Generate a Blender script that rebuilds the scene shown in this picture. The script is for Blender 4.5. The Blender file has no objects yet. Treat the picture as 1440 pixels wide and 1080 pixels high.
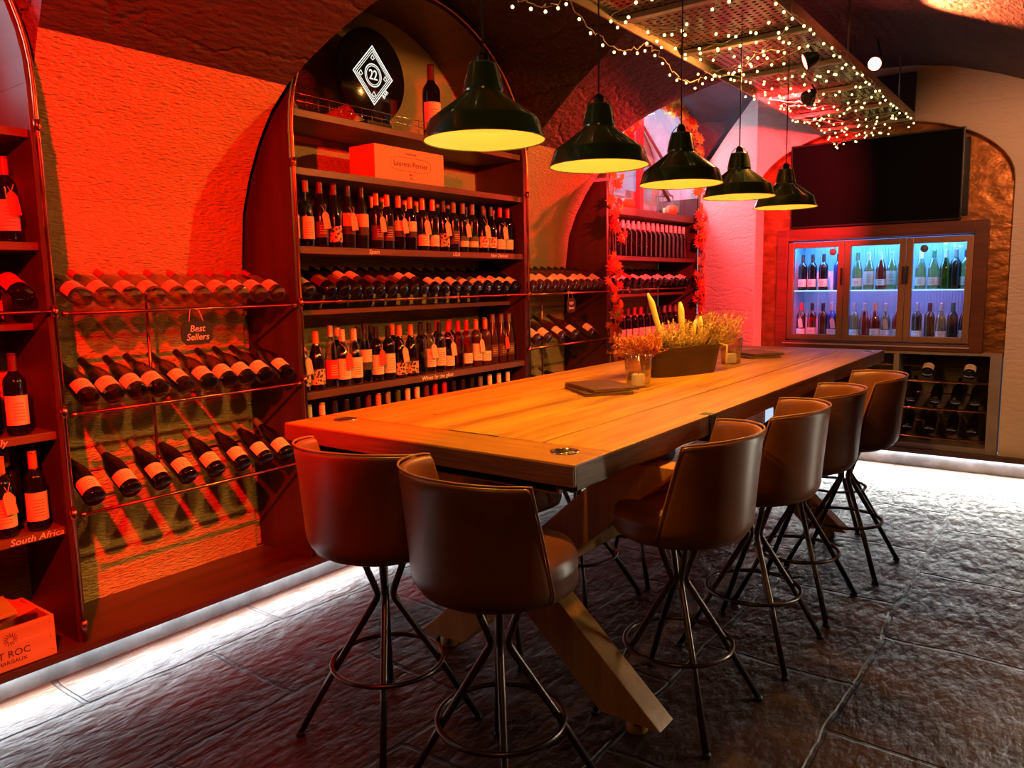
import bpy, bmesh, math, random
from mathutils import Vector, Matrix, Euler
random.seed(7)
PI = math.pi
S = bpy.context.scene
COL = S.collection
# ------------------------------------------------------------------ camera
cam_d = bpy.data.cameras.new('camera'); cam = bpy.data.objects.new('camera', cam_d); COL.objects.link(cam)
# rows: world axes expressed in camera coordinates (x right, y down, z forward)
_vy = Vector(((1530-720)/1080, (386-540)/1080, 1)).normalized()
_s = -math.tan(math.radians(1.0))
_p = Vector(((-1000-720)/1080, (386+_s*(-1000-1530)-540)/1080, 1))
_n = _vy.cross(_p).normalized()
if _n.y > 0: _n = -_n
_vx = _vy.cross(_n)
R = Matrix((_vx, _vy, _n))                     # world = R @ cam(x right, y down, z fwd)
Mr = R @ Matrix(((1,0,0),(0,-1,0),(0,0,-1)))   # blender camera axes
cam.matrix_world = Matrix.Translation((0,0,1.5)) @ Mr.to_4x4()
cam_d.sensor_fit = 'HORIZONTAL'; cam_d.sensor_width = 36; cam_d.lens = 27.0
cam_d.clip_start = 0.02
S.camera = cam
# ------------------------------------------------------------------ exposure / world
S.view_settings.view_transform = 'Standard'; S.view_settings.look = 'None'
S.view_settings.gamma = 1; S.view_settings.use_curve_mapping = False
S.view_settings.exposure = 0.0
S.cycles.max_bounces = 6; S.cycles.diffuse_bounces = 3; S.cycles.glossy_bounces = 3
S.cycles.transparent_max_bounces = 16; S.cycles.transmission_bounces = 4
S.cycles.sample_clamp_indirect = 4.0; S.cycles.caustics_reflective = False; S.cycles.caustics_refractive = False
W = bpy.data.worlds.new('world'); S.world = W; W.use_nodes = True
W.node_tree.nodes['Background'].inputs[0].default_value = (0.55, 0.68, 0.9, 1)
W.node_tree.nodes['Background'].inputs[1].default_value = 1.0
# ------------------------------------------------------------------ lights
def light(name, kind, loc, energy, color, target=None, **kw):
    d = bpy.data.lights.new(name, kind); d.energy = energy; d.color = color
    for k, v in kw.items(): setattr(d, k, v)
    o = bpy.data.objects.new(name, d); COL.objects.link(o); o.location = loc
    if target is not None:
        d_ = Vector(target)-Vector(loc)
        if name == 'strip_glow' and abs(d_.x) > abs(d_.y): o.rotation_euler = (0, math.atan2(-d_.x, -d_.z), 0)    # long side along Y
        else: o.rotation_euler = d_.to_track_quat('-Z', 'Y').to_euler()
    return o
RED = (1.0, 0.003, 0.001); WHITE = (0.82, 0.93, 1.0); WARM = (1.0, 0.44, 0.06)
RZ = math.radians
light('red_spot', 'SPOT', (-1.02, 0.10, 2.52), 1050, RED, (-3.35, 1.85, 1.60), spot_size=RZ(74), spot_blend=0.55, shadow_soft_size=0.025)
light('orange_spot', 'SPOT', (-1.20, 4.05, 2.56), 135, (1.0, 0.34, 0.06), (-3.35, 3.1, 1.5), spot_size=RZ(120), spot_blend=0.6, shadow_soft_size=0.025)
light('red_spot', 'SPOT', (-1.40, 4.85, 2.56), 1000, (1.0, 0.03, 0.04), (-3.05, 6.9, 2.1), spot_size=RZ(80), spot_blend=0.5, shadow_soft_size=0.025)
light('red_spot', 'SPOT', (-1.02, 0.0, 2.52), 100, RED, (-3.0, 1.0, 0.0), spot_size=RZ(62), spot_blend=0.8, shadow_soft_size=0.03)  # added red fill for the left floor, an invented source without a lamp body
light('red_spot', 'SPOT', (-2.45, 6.25, 2.16), 210, (1.0, 0.02, 0.015), (-3.3, 4.7, 2.0), spot_size=RZ(80), spot_blend=0.6, shadow_soft_size=0.02)
light('strip_glow', 'AREA', (-3.085, 2.6, 0.092), 58, WHITE, (-3.035, 2.6, 0.0), shape='RECTANGLE', size=0.02, size_y=8.2, spread=RZ(112))
light('strip_glow', 'AREA', (-0.9, 6.70, 0.112), 95, (.95,.97,.9), (-0.9, 6.62, 0.0), shape='RECTANGLE', size=2.9, size_y=0.02, spread=RZ(115))
light('strip_glow', 'AREA', (0.55, 4.2, 0.13), 24, (1, .90, .70), (0.48, 3.8, 0.0), shape='RECTANGLE', size=0.02, size_y=3.0, spread=RZ(125))
light('daylight', 'AREA', (-3.75, 6.35, 2.72), 30, (0.62, 0.76, 1.0), (-2.0, 6.9, 2.75), shape='RECTANGLE', size=1.0, size_y=0.7)
light('daylight', 'AREA', (-3.75, 0.4, 2.62), 9, (0.85, 0.85, 0.9), (-2.6, 1.0, 2.5), shape='RECTANGLE', size=1.0, size_y=0.6)
light('ceiling_red_glow', 'SPOT', (-0.95, 5.1, 2.80), 420, (1.0, 0.20, 0.07), (-0.45, 4.9, 2.98), spot_size=RZ(80), spot_blend=0.8, shadow_soft_size=0.03)
light('well_fill', 'AREA', (-3.34, 6.35, 2.98), 5, (0.70, 0.78, 1.0), (-3.40, 6.5, 2.2), shape='RECTANGLE', size=.9, size_y=.1)  # added cool fill that brightens the space behind the arched glazing
light('warm_fill', 'POINT', (-0.15, 0.1, 2.5), 12, WARM, shadow_soft_size=0.25)  # added warm ambient fill beside the camera, no fixture there
light('archway_fill', 'SPOT', (0.0, 4.6, 2.5), 110, (1.0, 0.42, 0.20), (-0.4, 6.7, 1.8), spot_size=RZ(70), spot_blend=0.8, shadow_soft_size=0.1)  # unseen warm fill added to brighten the cream end wall

# ------------------------------------------------------------------ materials
MATS = {}
def nt(m): return m.node_tree.nodes, m.node_tree.links
def mat(name, color=(.5,.5,.5), rough=.5, metal=0, spec=.5, emit=None, estr=0, noise=0, nscale=8, bump=0, bscale=30, bdist=.01, coat=0, stretch=None, color2=None, bdetail=4):
    if name in MATS: return MATS[name]
    m = bpy.data.materials.new(name); m.use_nodes = True; MATS[name] = m
    N, L = nt(m); b = N['Principled BSDF']
    b.inputs['Base Color'].default_value = (*color, 1); b.inputs['Roughness'].default_value = rough
    b.inputs['Metallic'].default_value = metal; b.inputs['Specular IOR Level'].default_value = spec
    b.inputs['Coat Weight'].default_value = coat
    if emit: b.inputs['Emission Color'].default_value = (*emit, 1); b.inputs['Emission Strength'].default_value = estr
    if noise or bump:
        tc = N.new('ShaderNodeTexCoord'); mp = N.new('ShaderNodeMapping')
        L.new(tc.outputs['Object'], mp.inputs[0])
        if stretch: mp.inputs['Scale'].default_value = stretch
    if noise:
        nz = N.new('ShaderNodeTexNoise'); nz.inputs['Scale'].default_value = nscale; nz.inputs['Detail'].default_value = 6
        L.new(mp.outputs[0], nz.inputs['Vector'])
        mx = N.new('ShaderNodeMix'); mx.data_type = 'RGBA'
        c2 = color2 or tuple(c*(1-noise) for c in color)
        rp = N.new('ShaderNodeMapRange'); rp.inputs[1].default_value = .35; rp.inputs[2].default_value = .65
        L.new(nz.outputs[0], rp.inputs[0]); L.new(rp.outputs[0], mx.inputs[0])
        mx.inputs[6].default_value = (*color, 1); mx.inputs[7].default_value = (*c2, 1)
        L.new(mx.outputs[2], b.inputs['Base Color'])
    if bump:
        nb = N.new('ShaderNodeTexNoise'); nb.inputs['Scale'].default_value = bscale; nb.inputs['Detail'].default_value = bdetail
        L.new(mp.outputs[0], nb.inputs['Vector'])
        bp = N.new('ShaderNodeBump'); bp.inputs['Strength'].default_value = bump; bp.inputs['Distance'].default_value = bdist
        L.new(nb.outputs[0], bp.inputs['Height']); L.new(bp.outputs[0], b.inputs['Normal'])
    return m
def emis(name, color, strength):
    return mat(name, (0,0,0), emit=color, estr=strength)
def thin_glass(name, tint, gloss=.12, rough=.03):
    if name in MATS: return MATS[name]
    m = bpy.data.materials.new(name); m.use_nodes = True; MATS[name] = m
    N, L = nt(m); N.remove(N['Principled BSDF'])
    t = N.new('ShaderNodeBsdfTransparent'); t.inputs[0].default_value = (*tint, 1)
    g = N.new('ShaderNodeBsdfGlossy'); g.inputs['Roughness'].default_value = rough
    lw = N.new('ShaderNodeLayerWeight'); lw.inputs[0].default_value = .35
    mr = N.new('ShaderNodeMapRange'); mr.inputs[3].default_value = gloss*.4; mr.inputs[4].default_value = min(1, gloss*5)
    mx = N.new('ShaderNodeMixShader')
    L.new(lw.outputs['Facing'], mr.inputs[0]); L.new(mr.outputs[0], mx.inputs[0])
    L.new(t.outputs[0], mx.inputs[1]); L.new(g.outputs[0], mx.inputs[2])
    L.new(mx.outputs[0], N['Material Output'].inputs[0]); return m
def wood(name, c1, c2, scale=1.0, rough=.4, axis='Y', bump=.25, spec=.5):
    if name in MATS: return MATS[name]
    m = bpy.data.materials.new(name); m.use_nodes = True; MATS[name] = m
    N, L = nt(m); b = N['Principled BSDF']; b.inputs['Roughness'].default_value = rough; b.inputs['Specular IOR Level'].default_value = spec
    tc = N.new('ShaderNodeTexCoord'); mp = N.new('ShaderNodeMapping'); L.new(tc.outputs['Object'], mp.inputs[0])
    s = {'X': (.6, 9, 9), 'Y': (9, .6, 9), 'Z': (9, 9, .6)}[axis]; mp.inputs['Scale'].default_value = [v*scale for v in s]
    n1 = N.new('ShaderNodeTexNoise'); n1.inputs['Scale'].default_value = 1.6; n1.inputs['Detail'].default_value = 8; n1.inputs['Distortion'].default_value = .8
    n2 = N.new('ShaderNodeTexNoise'); n2.inputs['Scale'].default_value = 9; n2.inputs['Detail'].default_value = 4
    L.new(mp.outputs[0], n1.inputs['Vector']); L.new(mp.outputs[0], n2.inputs['Vector'])
    r = N.new('ShaderNodeValToRGB'); r.color_ramp.elements[0].position = .34; r.color_ramp.elements[1].position = .66
    r.color_ramp.elements[0].color = (*c2, 1); r.color_ramp.elements[1].color = (*c1, 1)
    ad = N.new('ShaderNodeMath'); ad.operation = 'MULTIPLY_ADD'; ad.inputs[1].default_value = .35; ad.inputs[2].default_value = 0
    L.new(n2.outputs[0], ad.inputs[0]); a2 = N.new('ShaderNodeMath'); a2.operation = 'MULTIPLY_ADD'; a2.inputs[1].default_value = .75
    L.new(n1.outputs[0], a2.inputs[0]); L.new(ad.outputs[0], a2.inputs[2])
    L.new(a2.outputs[0], r.inputs[0]); L.new(r.outputs[0], b.inputs['Base Color'])
    bp = N.new('ShaderNodeBump'); bp.inputs['Strength'].default_value = bump; bp.inputs['Distance'].default_value = .003
    L.new(a2.outputs[0], bp.inputs['Height']); L.new(bp.outputs[0], b.inputs['Normal'])
    return m
def plaster(name, c1, c2, brick=.5, bump=.8, bscale=42, rough=.85, spec=.25):
    """rough painted masonry: noise pits plus faint courses"""
    m = bpy.data.materials.new(name); m.use_nodes = True; MATS[name] = m
    N, L = nt(m); b = N['Principled BSDF']; b.inputs['Roughness'].default_value = rough; b.inputs['Specular IOR Level'].default_value = spec
    tc = N.new('ShaderNodeTexCoord')
    n1 = N.new('ShaderNodeTexNoise'); n1.inputs['Scale'].default_value = bscale; n1.inputs['Detail'].default_value = 3
    n2 = N.new('ShaderNodeTexNoise'); n2.inputs['Scale'].default_value = 3; n2.inputs['Detail'].default_value = 5
    mp = N.new('ShaderNodeMapping'); mp.inputs['Scale'].default_value = (1, .6, 2.2)
    L.new(tc.outputs['Object'], mp.inputs[0]); L.new(mp.outputs[0], n1.inputs['Vector']); L.new(tc.outputs['Object'], n2.inputs['Vector'])
    # courses along height
    sx = N.new('ShaderNodeSeparateXYZ'); L.new(tc.outputs['Object'], sx.inputs[0])
    w = N.new('ShaderNodeMath'); w.operation = 'MULTIPLY_ADD'; w.inputs[1].default_value = .25; L.new(n2.outputs[0], w.inputs[0]); L.new(sx.outputs[2], w.inputs[2])
    f = N.new('ShaderNodeMath'); f.operation = 'PINGPONG'; f.inputs[1].default_value = .11; L.new(w.outputs[0], f.inputs[0])
    g = N.new('ShaderNodeMapRange'); g.inputs[1].default_value = 0; g.inputs[2].default_value = .012; L.new(f.outputs[0], g.inputs[0])
    h = N.new('ShaderNodeMath'); h.operation = 'MULTIPLY_ADD'; h.inputs[1].default_value = .35*brick; L.new(g.outputs[0], h.inputs[0]); L.new(n1.outputs[0], h.inputs[2])
    h2 = N.new('ShaderNodeMath'); h2.operation = 'MULTIPLY_ADD'; h2.inputs[1].default_value = 1.0; L.new(n2.outputs[0], h2.inputs[0]); L.new(h.outputs[0], h2.inputs[2])
    bp = N.new('ShaderNodeBump'); bp.inputs['Strength'].default_value = bump; bp.inputs['Distance'].default_value = .02
    L.new(h2.outputs[0], bp.inputs['Height']); L.new(bp.outputs[0], b.inputs['Normal'])
    mx = N.new('ShaderNodeMix'); mx.data_type = 'RGBA'; mx.inputs[6].default_value = (*c1, 1); mx.inputs[7].default_value = (*c2, 1)
    L.new(n2.outputs[0], mx.inputs[0]); L.new(mx.outputs[2], b.inputs['Base Color'])
    return m
def label_mat(name, base, ink, style='lines', lo=.04, hi=.13, band=None):
    """printed label: horizontal print rows / band / blotches in object space (z up the bottle)"""
    if name in MATS: return MATS[name]
    m = bpy.data.materials.new(name); m.use_nodes = True; MATS[name] = m
    N, L = nt(m); b = N['Principled BSDF']; b.inputs['Roughness'].default_value = .6
    tc = N.new('ShaderNodeTexCoord'); sx = N.new('ShaderNodeSeparateXYZ'); L.new(tc.outputs['Object'], sx.inputs[0])
    mx = N.new('ShaderNodeMix'); mx.data_type = 'RGBA'; mx.inputs[6].default_value = (*base, 1); mx.inputs[7].default_value = (*ink, 1)
    L.new(mx.outputs[2], b.inputs['Base Color'])
    def rng(out, a, c):   # 1 inside a..c
        p = N.new('ShaderNodeMath'); p.operation = 'GREATER_THAN'; p.inputs[1].default_value = a; L.new(out, p.inputs[0])
        q = N.new('ShaderNodeMath'); q.operation = 'LESS_THAN'; q.inputs[1].default_value = c; L.new(out, q.inputs[0])
        r = N.new('ShaderNodeMath'); r.operation = 'MULTIPLY'; L.new(p.outputs[0], r.inputs[0]); L.new(q.outputs[0], r.inputs[1]); return r.outputs[0]
    h = hi-lo
    if style == 'lines':
        pp = N.new('ShaderNodeMath'); pp.operation = 'PINGPONG'; pp.inputs[1].default_value = .006; L.new(sx.outputs[2], pp.inputs[0])
        ln = N.new('ShaderNodeMath'); ln.operation = 'LESS_THAN'; ln.inputs[1].default_value = .0018; L.new(pp.outputs[0], ln.inputs[0])
        cw = N.new('ShaderNodeMath'); cw.operation = 'ABSOLUTE'; L.new(sx.outputs[1], cw.inputs[0])
        c = N.new('ShaderNodeMath'); c.operation = 'LESS_THAN'; c.inputs[1].default_value = .019; L.new(cw.outputs[0], c.inputs[0])
        a = N.new('ShaderNodeMath'); a.operation = 'MULTIPLY'; L.new(ln.outputs[0], a.inputs[0]); L.new(c.outputs[0], a.inputs[1])
        z = N.new('ShaderNodeMath'); z.operation = 'MULTIPLY'; L.new(a.outputs[0], z.inputs[0]); L.new(rng(sx.outputs[2], lo+.15*h, lo+.8*h), z.inputs[1])
        s = N.new('ShaderNodeMath'); s.operation = 'MULTIPLY'; s.inputs[1].default_value = .8; L.new(z.outputs[0], s.inputs[0])
        L.new(s.outputs[0], mx.inputs[0])
    elif style == 'band':
        L.new(rng(sx.outputs[2], lo-.01, lo+.38*h), mx.inputs[0])
    elif style == 'topband':
        L.new(rng(sx.outputs[2], lo+.55*h, hi+.01), mx.inputs[0])
    else:
        v = N.new('ShaderNodeTexVoronoi'); v.inputs['Scale'].default_value = 55; L.new(tc.outputs['Object'], v.inputs['Vector'])
        t = N.new('ShaderNodeMath'); t.operation = 'LESS_THAN'; t.inputs[1].default_value = .42; L.new(v.outputs['Distance'], t.inputs[0])
        L.new(t.outputs[0], mx.inputs[0])
    return m

# ------------------------------------------------------------------ mesh builder
class MB:
    def __init__(s): s.v = []; s.f = []; s.sm = []
    def add(s, vs, fs, smooth=False):
        o = len(s.v); s.v += [tuple(v) for v in vs]; s.f += [tuple(i+o for i in f) for f in fs]; s.sm += [smooth]*len(fs); return s
    def box(s, x0, x1, y0, y1, z0, z1, M=None, smooth=False):
        vs = [Vector((x, y, z)) for x in (x0, x1) for y in (y0, y1) for z in (z0, z1)]
        if M: vs = [M @ v for v in vs]
        return s.add(vs, [(0,1,3,2), (4,6,7,5), (0,4,5,1), (2,3,7,6), (0,2,6,4), (1,5,7,3)])
    def lathe(s, prof, n=20, M=None, a0=0, a1=2*PI, smooth=True):
        full = abs(a1-a0-2*PI) < 1e-6; k = n if full else n+1; vs = []; fs = []
        for (r, z) in prof:
            for i in range(k):
                a = a0+(a1-a0)*i/n; vs.append(Vector((r*math.cos(a), r*math.sin(a), z)))
        if M: vs = [M @ v for v in vs]
        for j in range(len(prof)-1):
            for i in range(n):
                i2 = (i+1) % k if full else i+1
                fs.append((j*k+i, j*k+i2, (j+1)*k+i2, (j+1)*k+i))
        return s.add(vs, fs, smooth)
    def tube(s, pts, r, n=8, closed=False, cap=True):
        pts = [Vector(p) for p in pts]; m = len(pts); vs = []; fs = []; up = None
        for i, p in enumerate(pts):
            if closed: t = pts[(i+1) % m]-pts[i-1]
            else: t = pts[min(i+1, m-1)]-pts[max(i-1, 0)]
            t.normalize()
            if up is None:
                up = Vector((0,0,1)) if abs(t.z) < .9 else Vector((1,0,0))
            a = (up - t*up.dot(t)).normalized(); up = a; b = t.cross(a)
            rr = r[i] if isinstance(r, (list, tuple)) else r
            for k in range(n):
                an = 2*PI*k/n; vs.append(p + a*math.cos(an)*rr + b*math.sin(an)*rr)
        for i in range(m if closed else m-1):
            j = (i+1) % m
            for k in range(n): fs.append((i*n+k, i*n+(k+1) % n, j*n+(k+1) % n, j*n+k))
        if cap and not closed: fs += [tuple(range(n))[::-1], tuple((m-1)*n+k for k in range(n))]
        return s.add(vs, fs, True)
    def sphere(s, c, r, n=10, m=6, sc=(1,1,1)):
        pr = [(max(1e-5, math.sin(PI*j/m))*r, -math.cos(PI*j/m)*r) for j in range(m+1)]
        M = Matrix.Translation(c) @ Matrix.Diagonal((*sc, 1)); return s.lathe(pr, n, M)
    def prism(s, poly, axis, a, b):
        """poly of 2-D points extruded along axis from a to b; axis X: (y,z), Y: (x,z), Z: (x,y)"""
        def P(p, t): return {'X': (t, p[0], p[1]), 'Y': (p[0], t, p[1]), 'Z': (p[0], p[1], t)}[axis]
        n = len(poly); vs = [P(p, a) for p in poly]+[P(p, b) for p in poly]
        fs = [tuple(range(n))[::-1], tuple(range(n, 2*n))]+[(i, (i+1) % n, n+(i+1) % n, n+i) for i in range(n)]
        return s.add(vs, fs)
    def mesh(s, name, m, bevel=0):
        me = bpy.data.meshes.new(name); me.from_pydata(s.v, [], s.f)
        me.polygons.foreach_set('use_smooth', s.sm); me.materials.append(m)
        bm = bmesh.new(); bm.from_mesh(me); bmesh.ops.recalc_face_normals(bm, faces=bm.faces)
        if bevel:
            es = [e for e in bm.edges if len(e.link_faces) == 2 and e.calc_face_angle(0) > .6]
            bmesh.ops.bevel(bm, geom=es, offset=bevel, segments=2, affect='EDGES', profile=.6, clamp_overlap=True)
        bm.to_mesh(me); bm.free(); return me
    def build(s, name, m, parent=None, bevel=0):
        o = bpy.data.objects.new(name, s.mesh(name, m, bevel)); COL.objects.link(o)
        if parent: o.parent = parent
        return o
def tag(o, label=None, cat=None, group=None, kind=None):
    if label: o['label'] = label
    if cat: o['category'] = cat
    if group: o['group'] = group
    if kind: o['kind'] = kind
    return o
def empty(name, loc, rz=0):
    o = bpy.data.objects.new(name, None); COL.objects.link(o); o.location = loc; o.rotation_euler = (0, 0, rz); o.empty_display_size = .05; return o
def thing(name, label, cat, loc=(0,0,0), rz=0, group=None): return tag(empty(name, loc, rz), label, cat, group)
def struct(o): o['kind'] = 'structure'; return o
def clone(o, parent=None):
    c = o.copy(); COL.objects.link(c)
    if parent: c.parent = parent
    for ch in list(o.children): clone(ch, c)
    return c
def text(name, body, size, m, parent, loc, rot, align='CENTER', ext=.0006, shear=0, sx=1):
    cu = bpy.data.curves.new(name, 'FONT'); cu.body = body; cu.size = size; cu.align_x = align; cu.align_y = 'CENTER'; cu.extrude = ext; cu.shear = shear
    cu.resolution_u = 3
    t = bpy.data.objects.new(name, cu); COL.objects.link(t)
    dg = bpy.context.evaluated_depsgraph_get(); me = bpy.data.meshes.new_from_object(t.evaluated_get(dg)); bpy.data.objects.remove(t)
    me.name = name; me.materials.clear(); me.materials.append(m)
    o = bpy.data.objects.new(name, me); COL.objects.link(o); o.location = loc; o.rotation_euler = rot; o.scale = (sx, 1, 1)
    if parent: o.parent = parent
    return o
ORD = ['first','second','third','fourth','fifth','sixth','seventh','eighth','ninth','tenth','eleventh','twelfth','thirteenth','fourteenth','fifteenth','sixteenth','seventeenth','eighteenth','nineteenth','twentieth','twenty-first','twenty-second','twenty-third','twenty-fourth']
FX = (PI/2, 0, PI/2)        # text facing +X (left wall), reading along +Y
FY = (PI/2, 0, 0)           # text facing -Y

# ------------------------------------------------------------------ setting
M_plaster = plaster('rough_plaster', (.62,.50,.30), (.50,.40,.22), brick=.2, bump=1.0, bscale=60)
M_dark = plaster('dark_painted_brick', (.055,.034,.026), (.035,.02,.016), brick=1.2, bump=1.0, bscale=26, rough=.62, spec=.4)
M_white = plaster('white_painted_brick', (.74,.62,.50), (.66,.54,.42), brick=.8, bump=.5, bscale=18, rough=.7)
M_grey = plaster('grey_brick', (.22,.23,.27), (.11,.11,.13), brick=1.6, bump=1.0, bscale=14)
def floor_mat():
    m = bpy.data.materials.new('flagstones'); m.use_nodes = True; N, L = nt(m); b = N['Principled BSDF']; b.inputs['Specular IOR Level'].default_value = .32
    tc = N.new('ShaderNodeTexCoord')
    nd = N.new('ShaderNodeTexNoise'); nd.inputs['Scale'].default_value = 2.2; nd.inputs['Detail'].default_value = 3
    L.new(tc.outputs['Object'], nd.inputs['Vector'])
    vm = N.new('ShaderNodeVectorMath'); vm.operation = 'MULTIPLY_ADD'; vm.inputs[1].default_value = (.09, .09, 0)
    L.new(nd.outputs['Color'], vm.inputs[0]); L.new(tc.outputs['Object'], vm.inputs[2])
    mp = N.new('ShaderNodeMapping'); mp.inputs['Rotation'].default_value = (0, 0, RZ(90)); L.new(vm.outputs[0], mp.inputs[0])
    br = N.new('ShaderNodeTexBrick'); br.inputs['Scale'].default_value = 1; br.inputs['Brick Width'].default_value = .86; br.inputs['Row Height'].default_value = .56
    br.inputs['Mortar Size'].default_value = .012; br.inputs['Mortar Smooth'].default_value = .6; br.offset = .42
    br.inputs['Color1'].default_value = (.078,.036,.021,1); br.inputs['Color2'].default_value = (.046,.021,.013,1); br.inputs['Mortar'].default_value = (.035,.022,.018,1)
    L.new(mp.outputs[0], br.inputs['Vector'])
    n1 = N.new('ShaderNodeTexNoise'); n1.inputs['Scale'].default_value = 17; n1.inputs['Detail'].default_value = 8; n1.inputs['Distortion'].default_value = .15
    m2 = N.new('ShaderNodeMapping'); m2.inputs['Scale'].default_value = (1.6, .7, 1); m2.inputs['Rotation'].default_value = (0,0,RZ(8))
    L.new(tc.outputs['Object'], m2.inputs[0]); L.new(m2.outputs[0], n1.inputs['Vector'])
    n2 = N.new('ShaderNodeTexNoise'); n2.inputs['Scale'].default_value = 3.2; n2.inputs['Detail'].default_value = 4; L.new(tc.outputs['Object'], n2.inputs['Vector'])
    mx = N.new('ShaderNodeMix'); mx.data_type = 'RGBA'; mx.blend_type = 'MULTIPLY'; mx.inputs[0].default_value = .8
    cr = N.new('ShaderNodeMapRange'); cr.inputs[1].default_value = .3; cr.inputs[2].default_value = .7; cr.inputs[3].default_value = .45; cr.inputs[4].default_value = 1.3
    L.new(n2.outputs[0], cr.inputs[0]); L.new(br.outputs['Color'], mx.inputs[6]); L.new(cr.outputs[0], mx.inputs[7]); L.new(mx.outputs[2], b.inputs['Base Color'])
    rr = N.new('ShaderNodeMapRange'); rr.inputs[1].default_value = .3; rr.inputs[2].default_value = .7; rr.inputs[3].default_value = .34; rr.inputs[4].default_value = .6
    L.new(n1.outputs[0], rr.inputs[0]); L.new(rr.outputs[0], b.inputs['Roughness'])
    h1 = N.new('ShaderNodeMath'); h1.operation = 'MULTIPLY_ADD'; h1.inputs[1].default_value = -.9; L.new(br.outputs['Fac'], h1.inputs[0]); L.new(n1.outputs[0], h1.inputs[2])
    h2 = N.new('ShaderNodeMath'); h2.operation = 'MULTIPLY_ADD'; h2.inputs[1].default_value = 1.6; L.new(n2.outputs[0], h2.inputs[0]); L.new(h1.outputs[0], h2.inputs[2])
    bp = N.new('ShaderNodeBump'); bp.inputs['Strength'].default_value = .8; bp.inputs['Distance'].default_value = .02
    L.new(h2.outputs[0], bp.inputs['Height']); L.new(bp.outputs[0], b.inputs['Normal'])
    return m
struct(MB().box(-4.2, .9, -1.6, 7.6, -.1, 0).build('floor', floor_mat()))

# vault cross-section (x, z), left side, from the floor up to the crown at x = -1.37
CXV = -1.37
prof = [(-3.49,0), (-3.49,.6), (-3.49,1.22), (-3.475,1.55), (-3.43,1.88), (-3.36,2.05), (-3.27,2.2), (-3.17,2.33), (-3.06,2.44)]
top = [(-2.95,2.52), (-2.816,2.61), (-2.63,2.72), (-2.436,2.81), (-2.136,2.94), (-1.85,3.04), (-1.6,3.09), (CXV,3.105)]
half = prof+top
inner = half+[(2*CXV-x, z) for x, z in half[-2::-1]]
def bool_result(base, cutters):
    for c in cutters:
        md = base.modifiers.new('b', 'BOOLEAN'); md.operation = 'DIFFERENCE'; md.solver = 'EXACT'; md.object = c
        try: md.material_mode = 'TRANSFER'
        except Exception: pass
    dg = bpy.context.evaluated_depsgraph_get(); me = bpy.data.meshes.new_from_object(base.evaluated_get(dg))
    for c in cutters: bpy.data.objects.remove(c)
    bpy.data.objects.remove(base); return me
def vault():
    n = len(inner); ys = [-1.6, 7.6]
    outer = [(1.6, 0), (1.6, 3.9), (-4.1, 3.9), (-4.1, 0)]
    loop = inner+outer; N_ = len(loop)
    vs = [(x, y, z) for y in ys for x, z in loop]; fs = [tuple(range(N_))[::-1], tuple(range(N_, 2*N_))]
    fs += [(i, (i+1) % N_, N_+(i+1) % N_, N_+i) for i in range(N_)]
    me = bpy.data.meshes.new('v'); me.from_pydata(vs, [], fs)
    for m in (M_plaster, M_dark, M_grey): me.materials.append(m)
    for p in me.polygons:
        zc = sum(vs[v][2] for v in p.vertices)/len(p.vertices); xc = sum(vs[v][0] for v in p.vertices)/len(p.vertices)
        p.material_index = 0 if (len(p.vertices) == 4 and zc < 2.44 and xc < CXV and xc > -4) else 1
    bm = bmesh.new(); bm.from_mesh(me); bmesh.ops.recalc_face_normals(bm, faces=bm.faces); bm.to_mesh(me); bm.free()
    base = bpy.data.objects.new('v', me); COL.objects.link(base); cut = []
    def arch(y0, y1, zs, rise, x0, x1, zb, mi_side, mi_back, n=28):
        c = (y0+y1)/2; h = (y1-y0)/2
        poly = [(y0, zb), (y1, zb)]+[(c+h*math.cos(PI*i/n), zs+rise*math.sin(PI*i/n)) for i in range(n+1)]
        k = len(poly); v = [(x0, a, b) for a, b in poly]+[(x1, a, b) for a, b in poly]
        f = [tuple(range(k))[::-1], tuple(range(k, 2*k))]+[(i, (i+1) % k, k+(i+1) % k, k+i) for i in range(k)]
        m = bpy.data.meshes.new('c'); m.from_pydata(v, [], f)
        for q in (M_plaster, M_dark, M_grey): m.materials.append(q)
        for j, p in enumerate(m.polygons): p.material_index = mi_back if j == 0 else mi_side
        bb = bmesh.new(); bb.from_mesh(m); bmesh.ops.recalc_face_normals(bb, faces=bb.faces); bb.to_mesh(m); bb.free()
        o = bpy.data.objects.new('c', m); COL.objects.link(o); cut.append(o)
    arch(-.68, 1.335, 2.25, .93, -3.52, -1.5, .13, 2, 0)
    arch(2.36, 4.39, 2.25, .93, -3.52, -1.5, .13, 1, 0)
    arch(5.41, 7.30, 2.30, .86, -3.52, -1.5, .13, 2, 0)
    arch(5.18, 7.52, 2.46, .655, -3.095, -1.9, 2.455, 2, 2)
    arch(-.45, 1.10, 2.35, .62, -4.3, -3.4, 2.25, 2, 2)     # window openings behind the first and third arches
    arch(5.62, 7.08, 2.42, .60, -4.3, -3.4, 2.30, 2, 2)
    return bool_result(base, cut)
vm_ = vault()
def split(me, idxs, name):
    m = me.copy(); bm = bmesh.new(); bm.from_mesh(m)
    bmesh.ops.delete(bm, geom=[f for f in bm.faces if f.material_index not in idxs], context='FACES')
    bm.to_mesh(m); bm.free(); m.name = name; o = bpy.data.objects.new(name, m); COL.objects.link(o); return struct(o)
split(vm_, (0,), 'wall_left'); split(vm_, (1,2), 'ceiling')
struct(MB().box(-3.6, .95, -1.7, -1.6, 0, 3.4).build('wall_back', M_dark))
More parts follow.
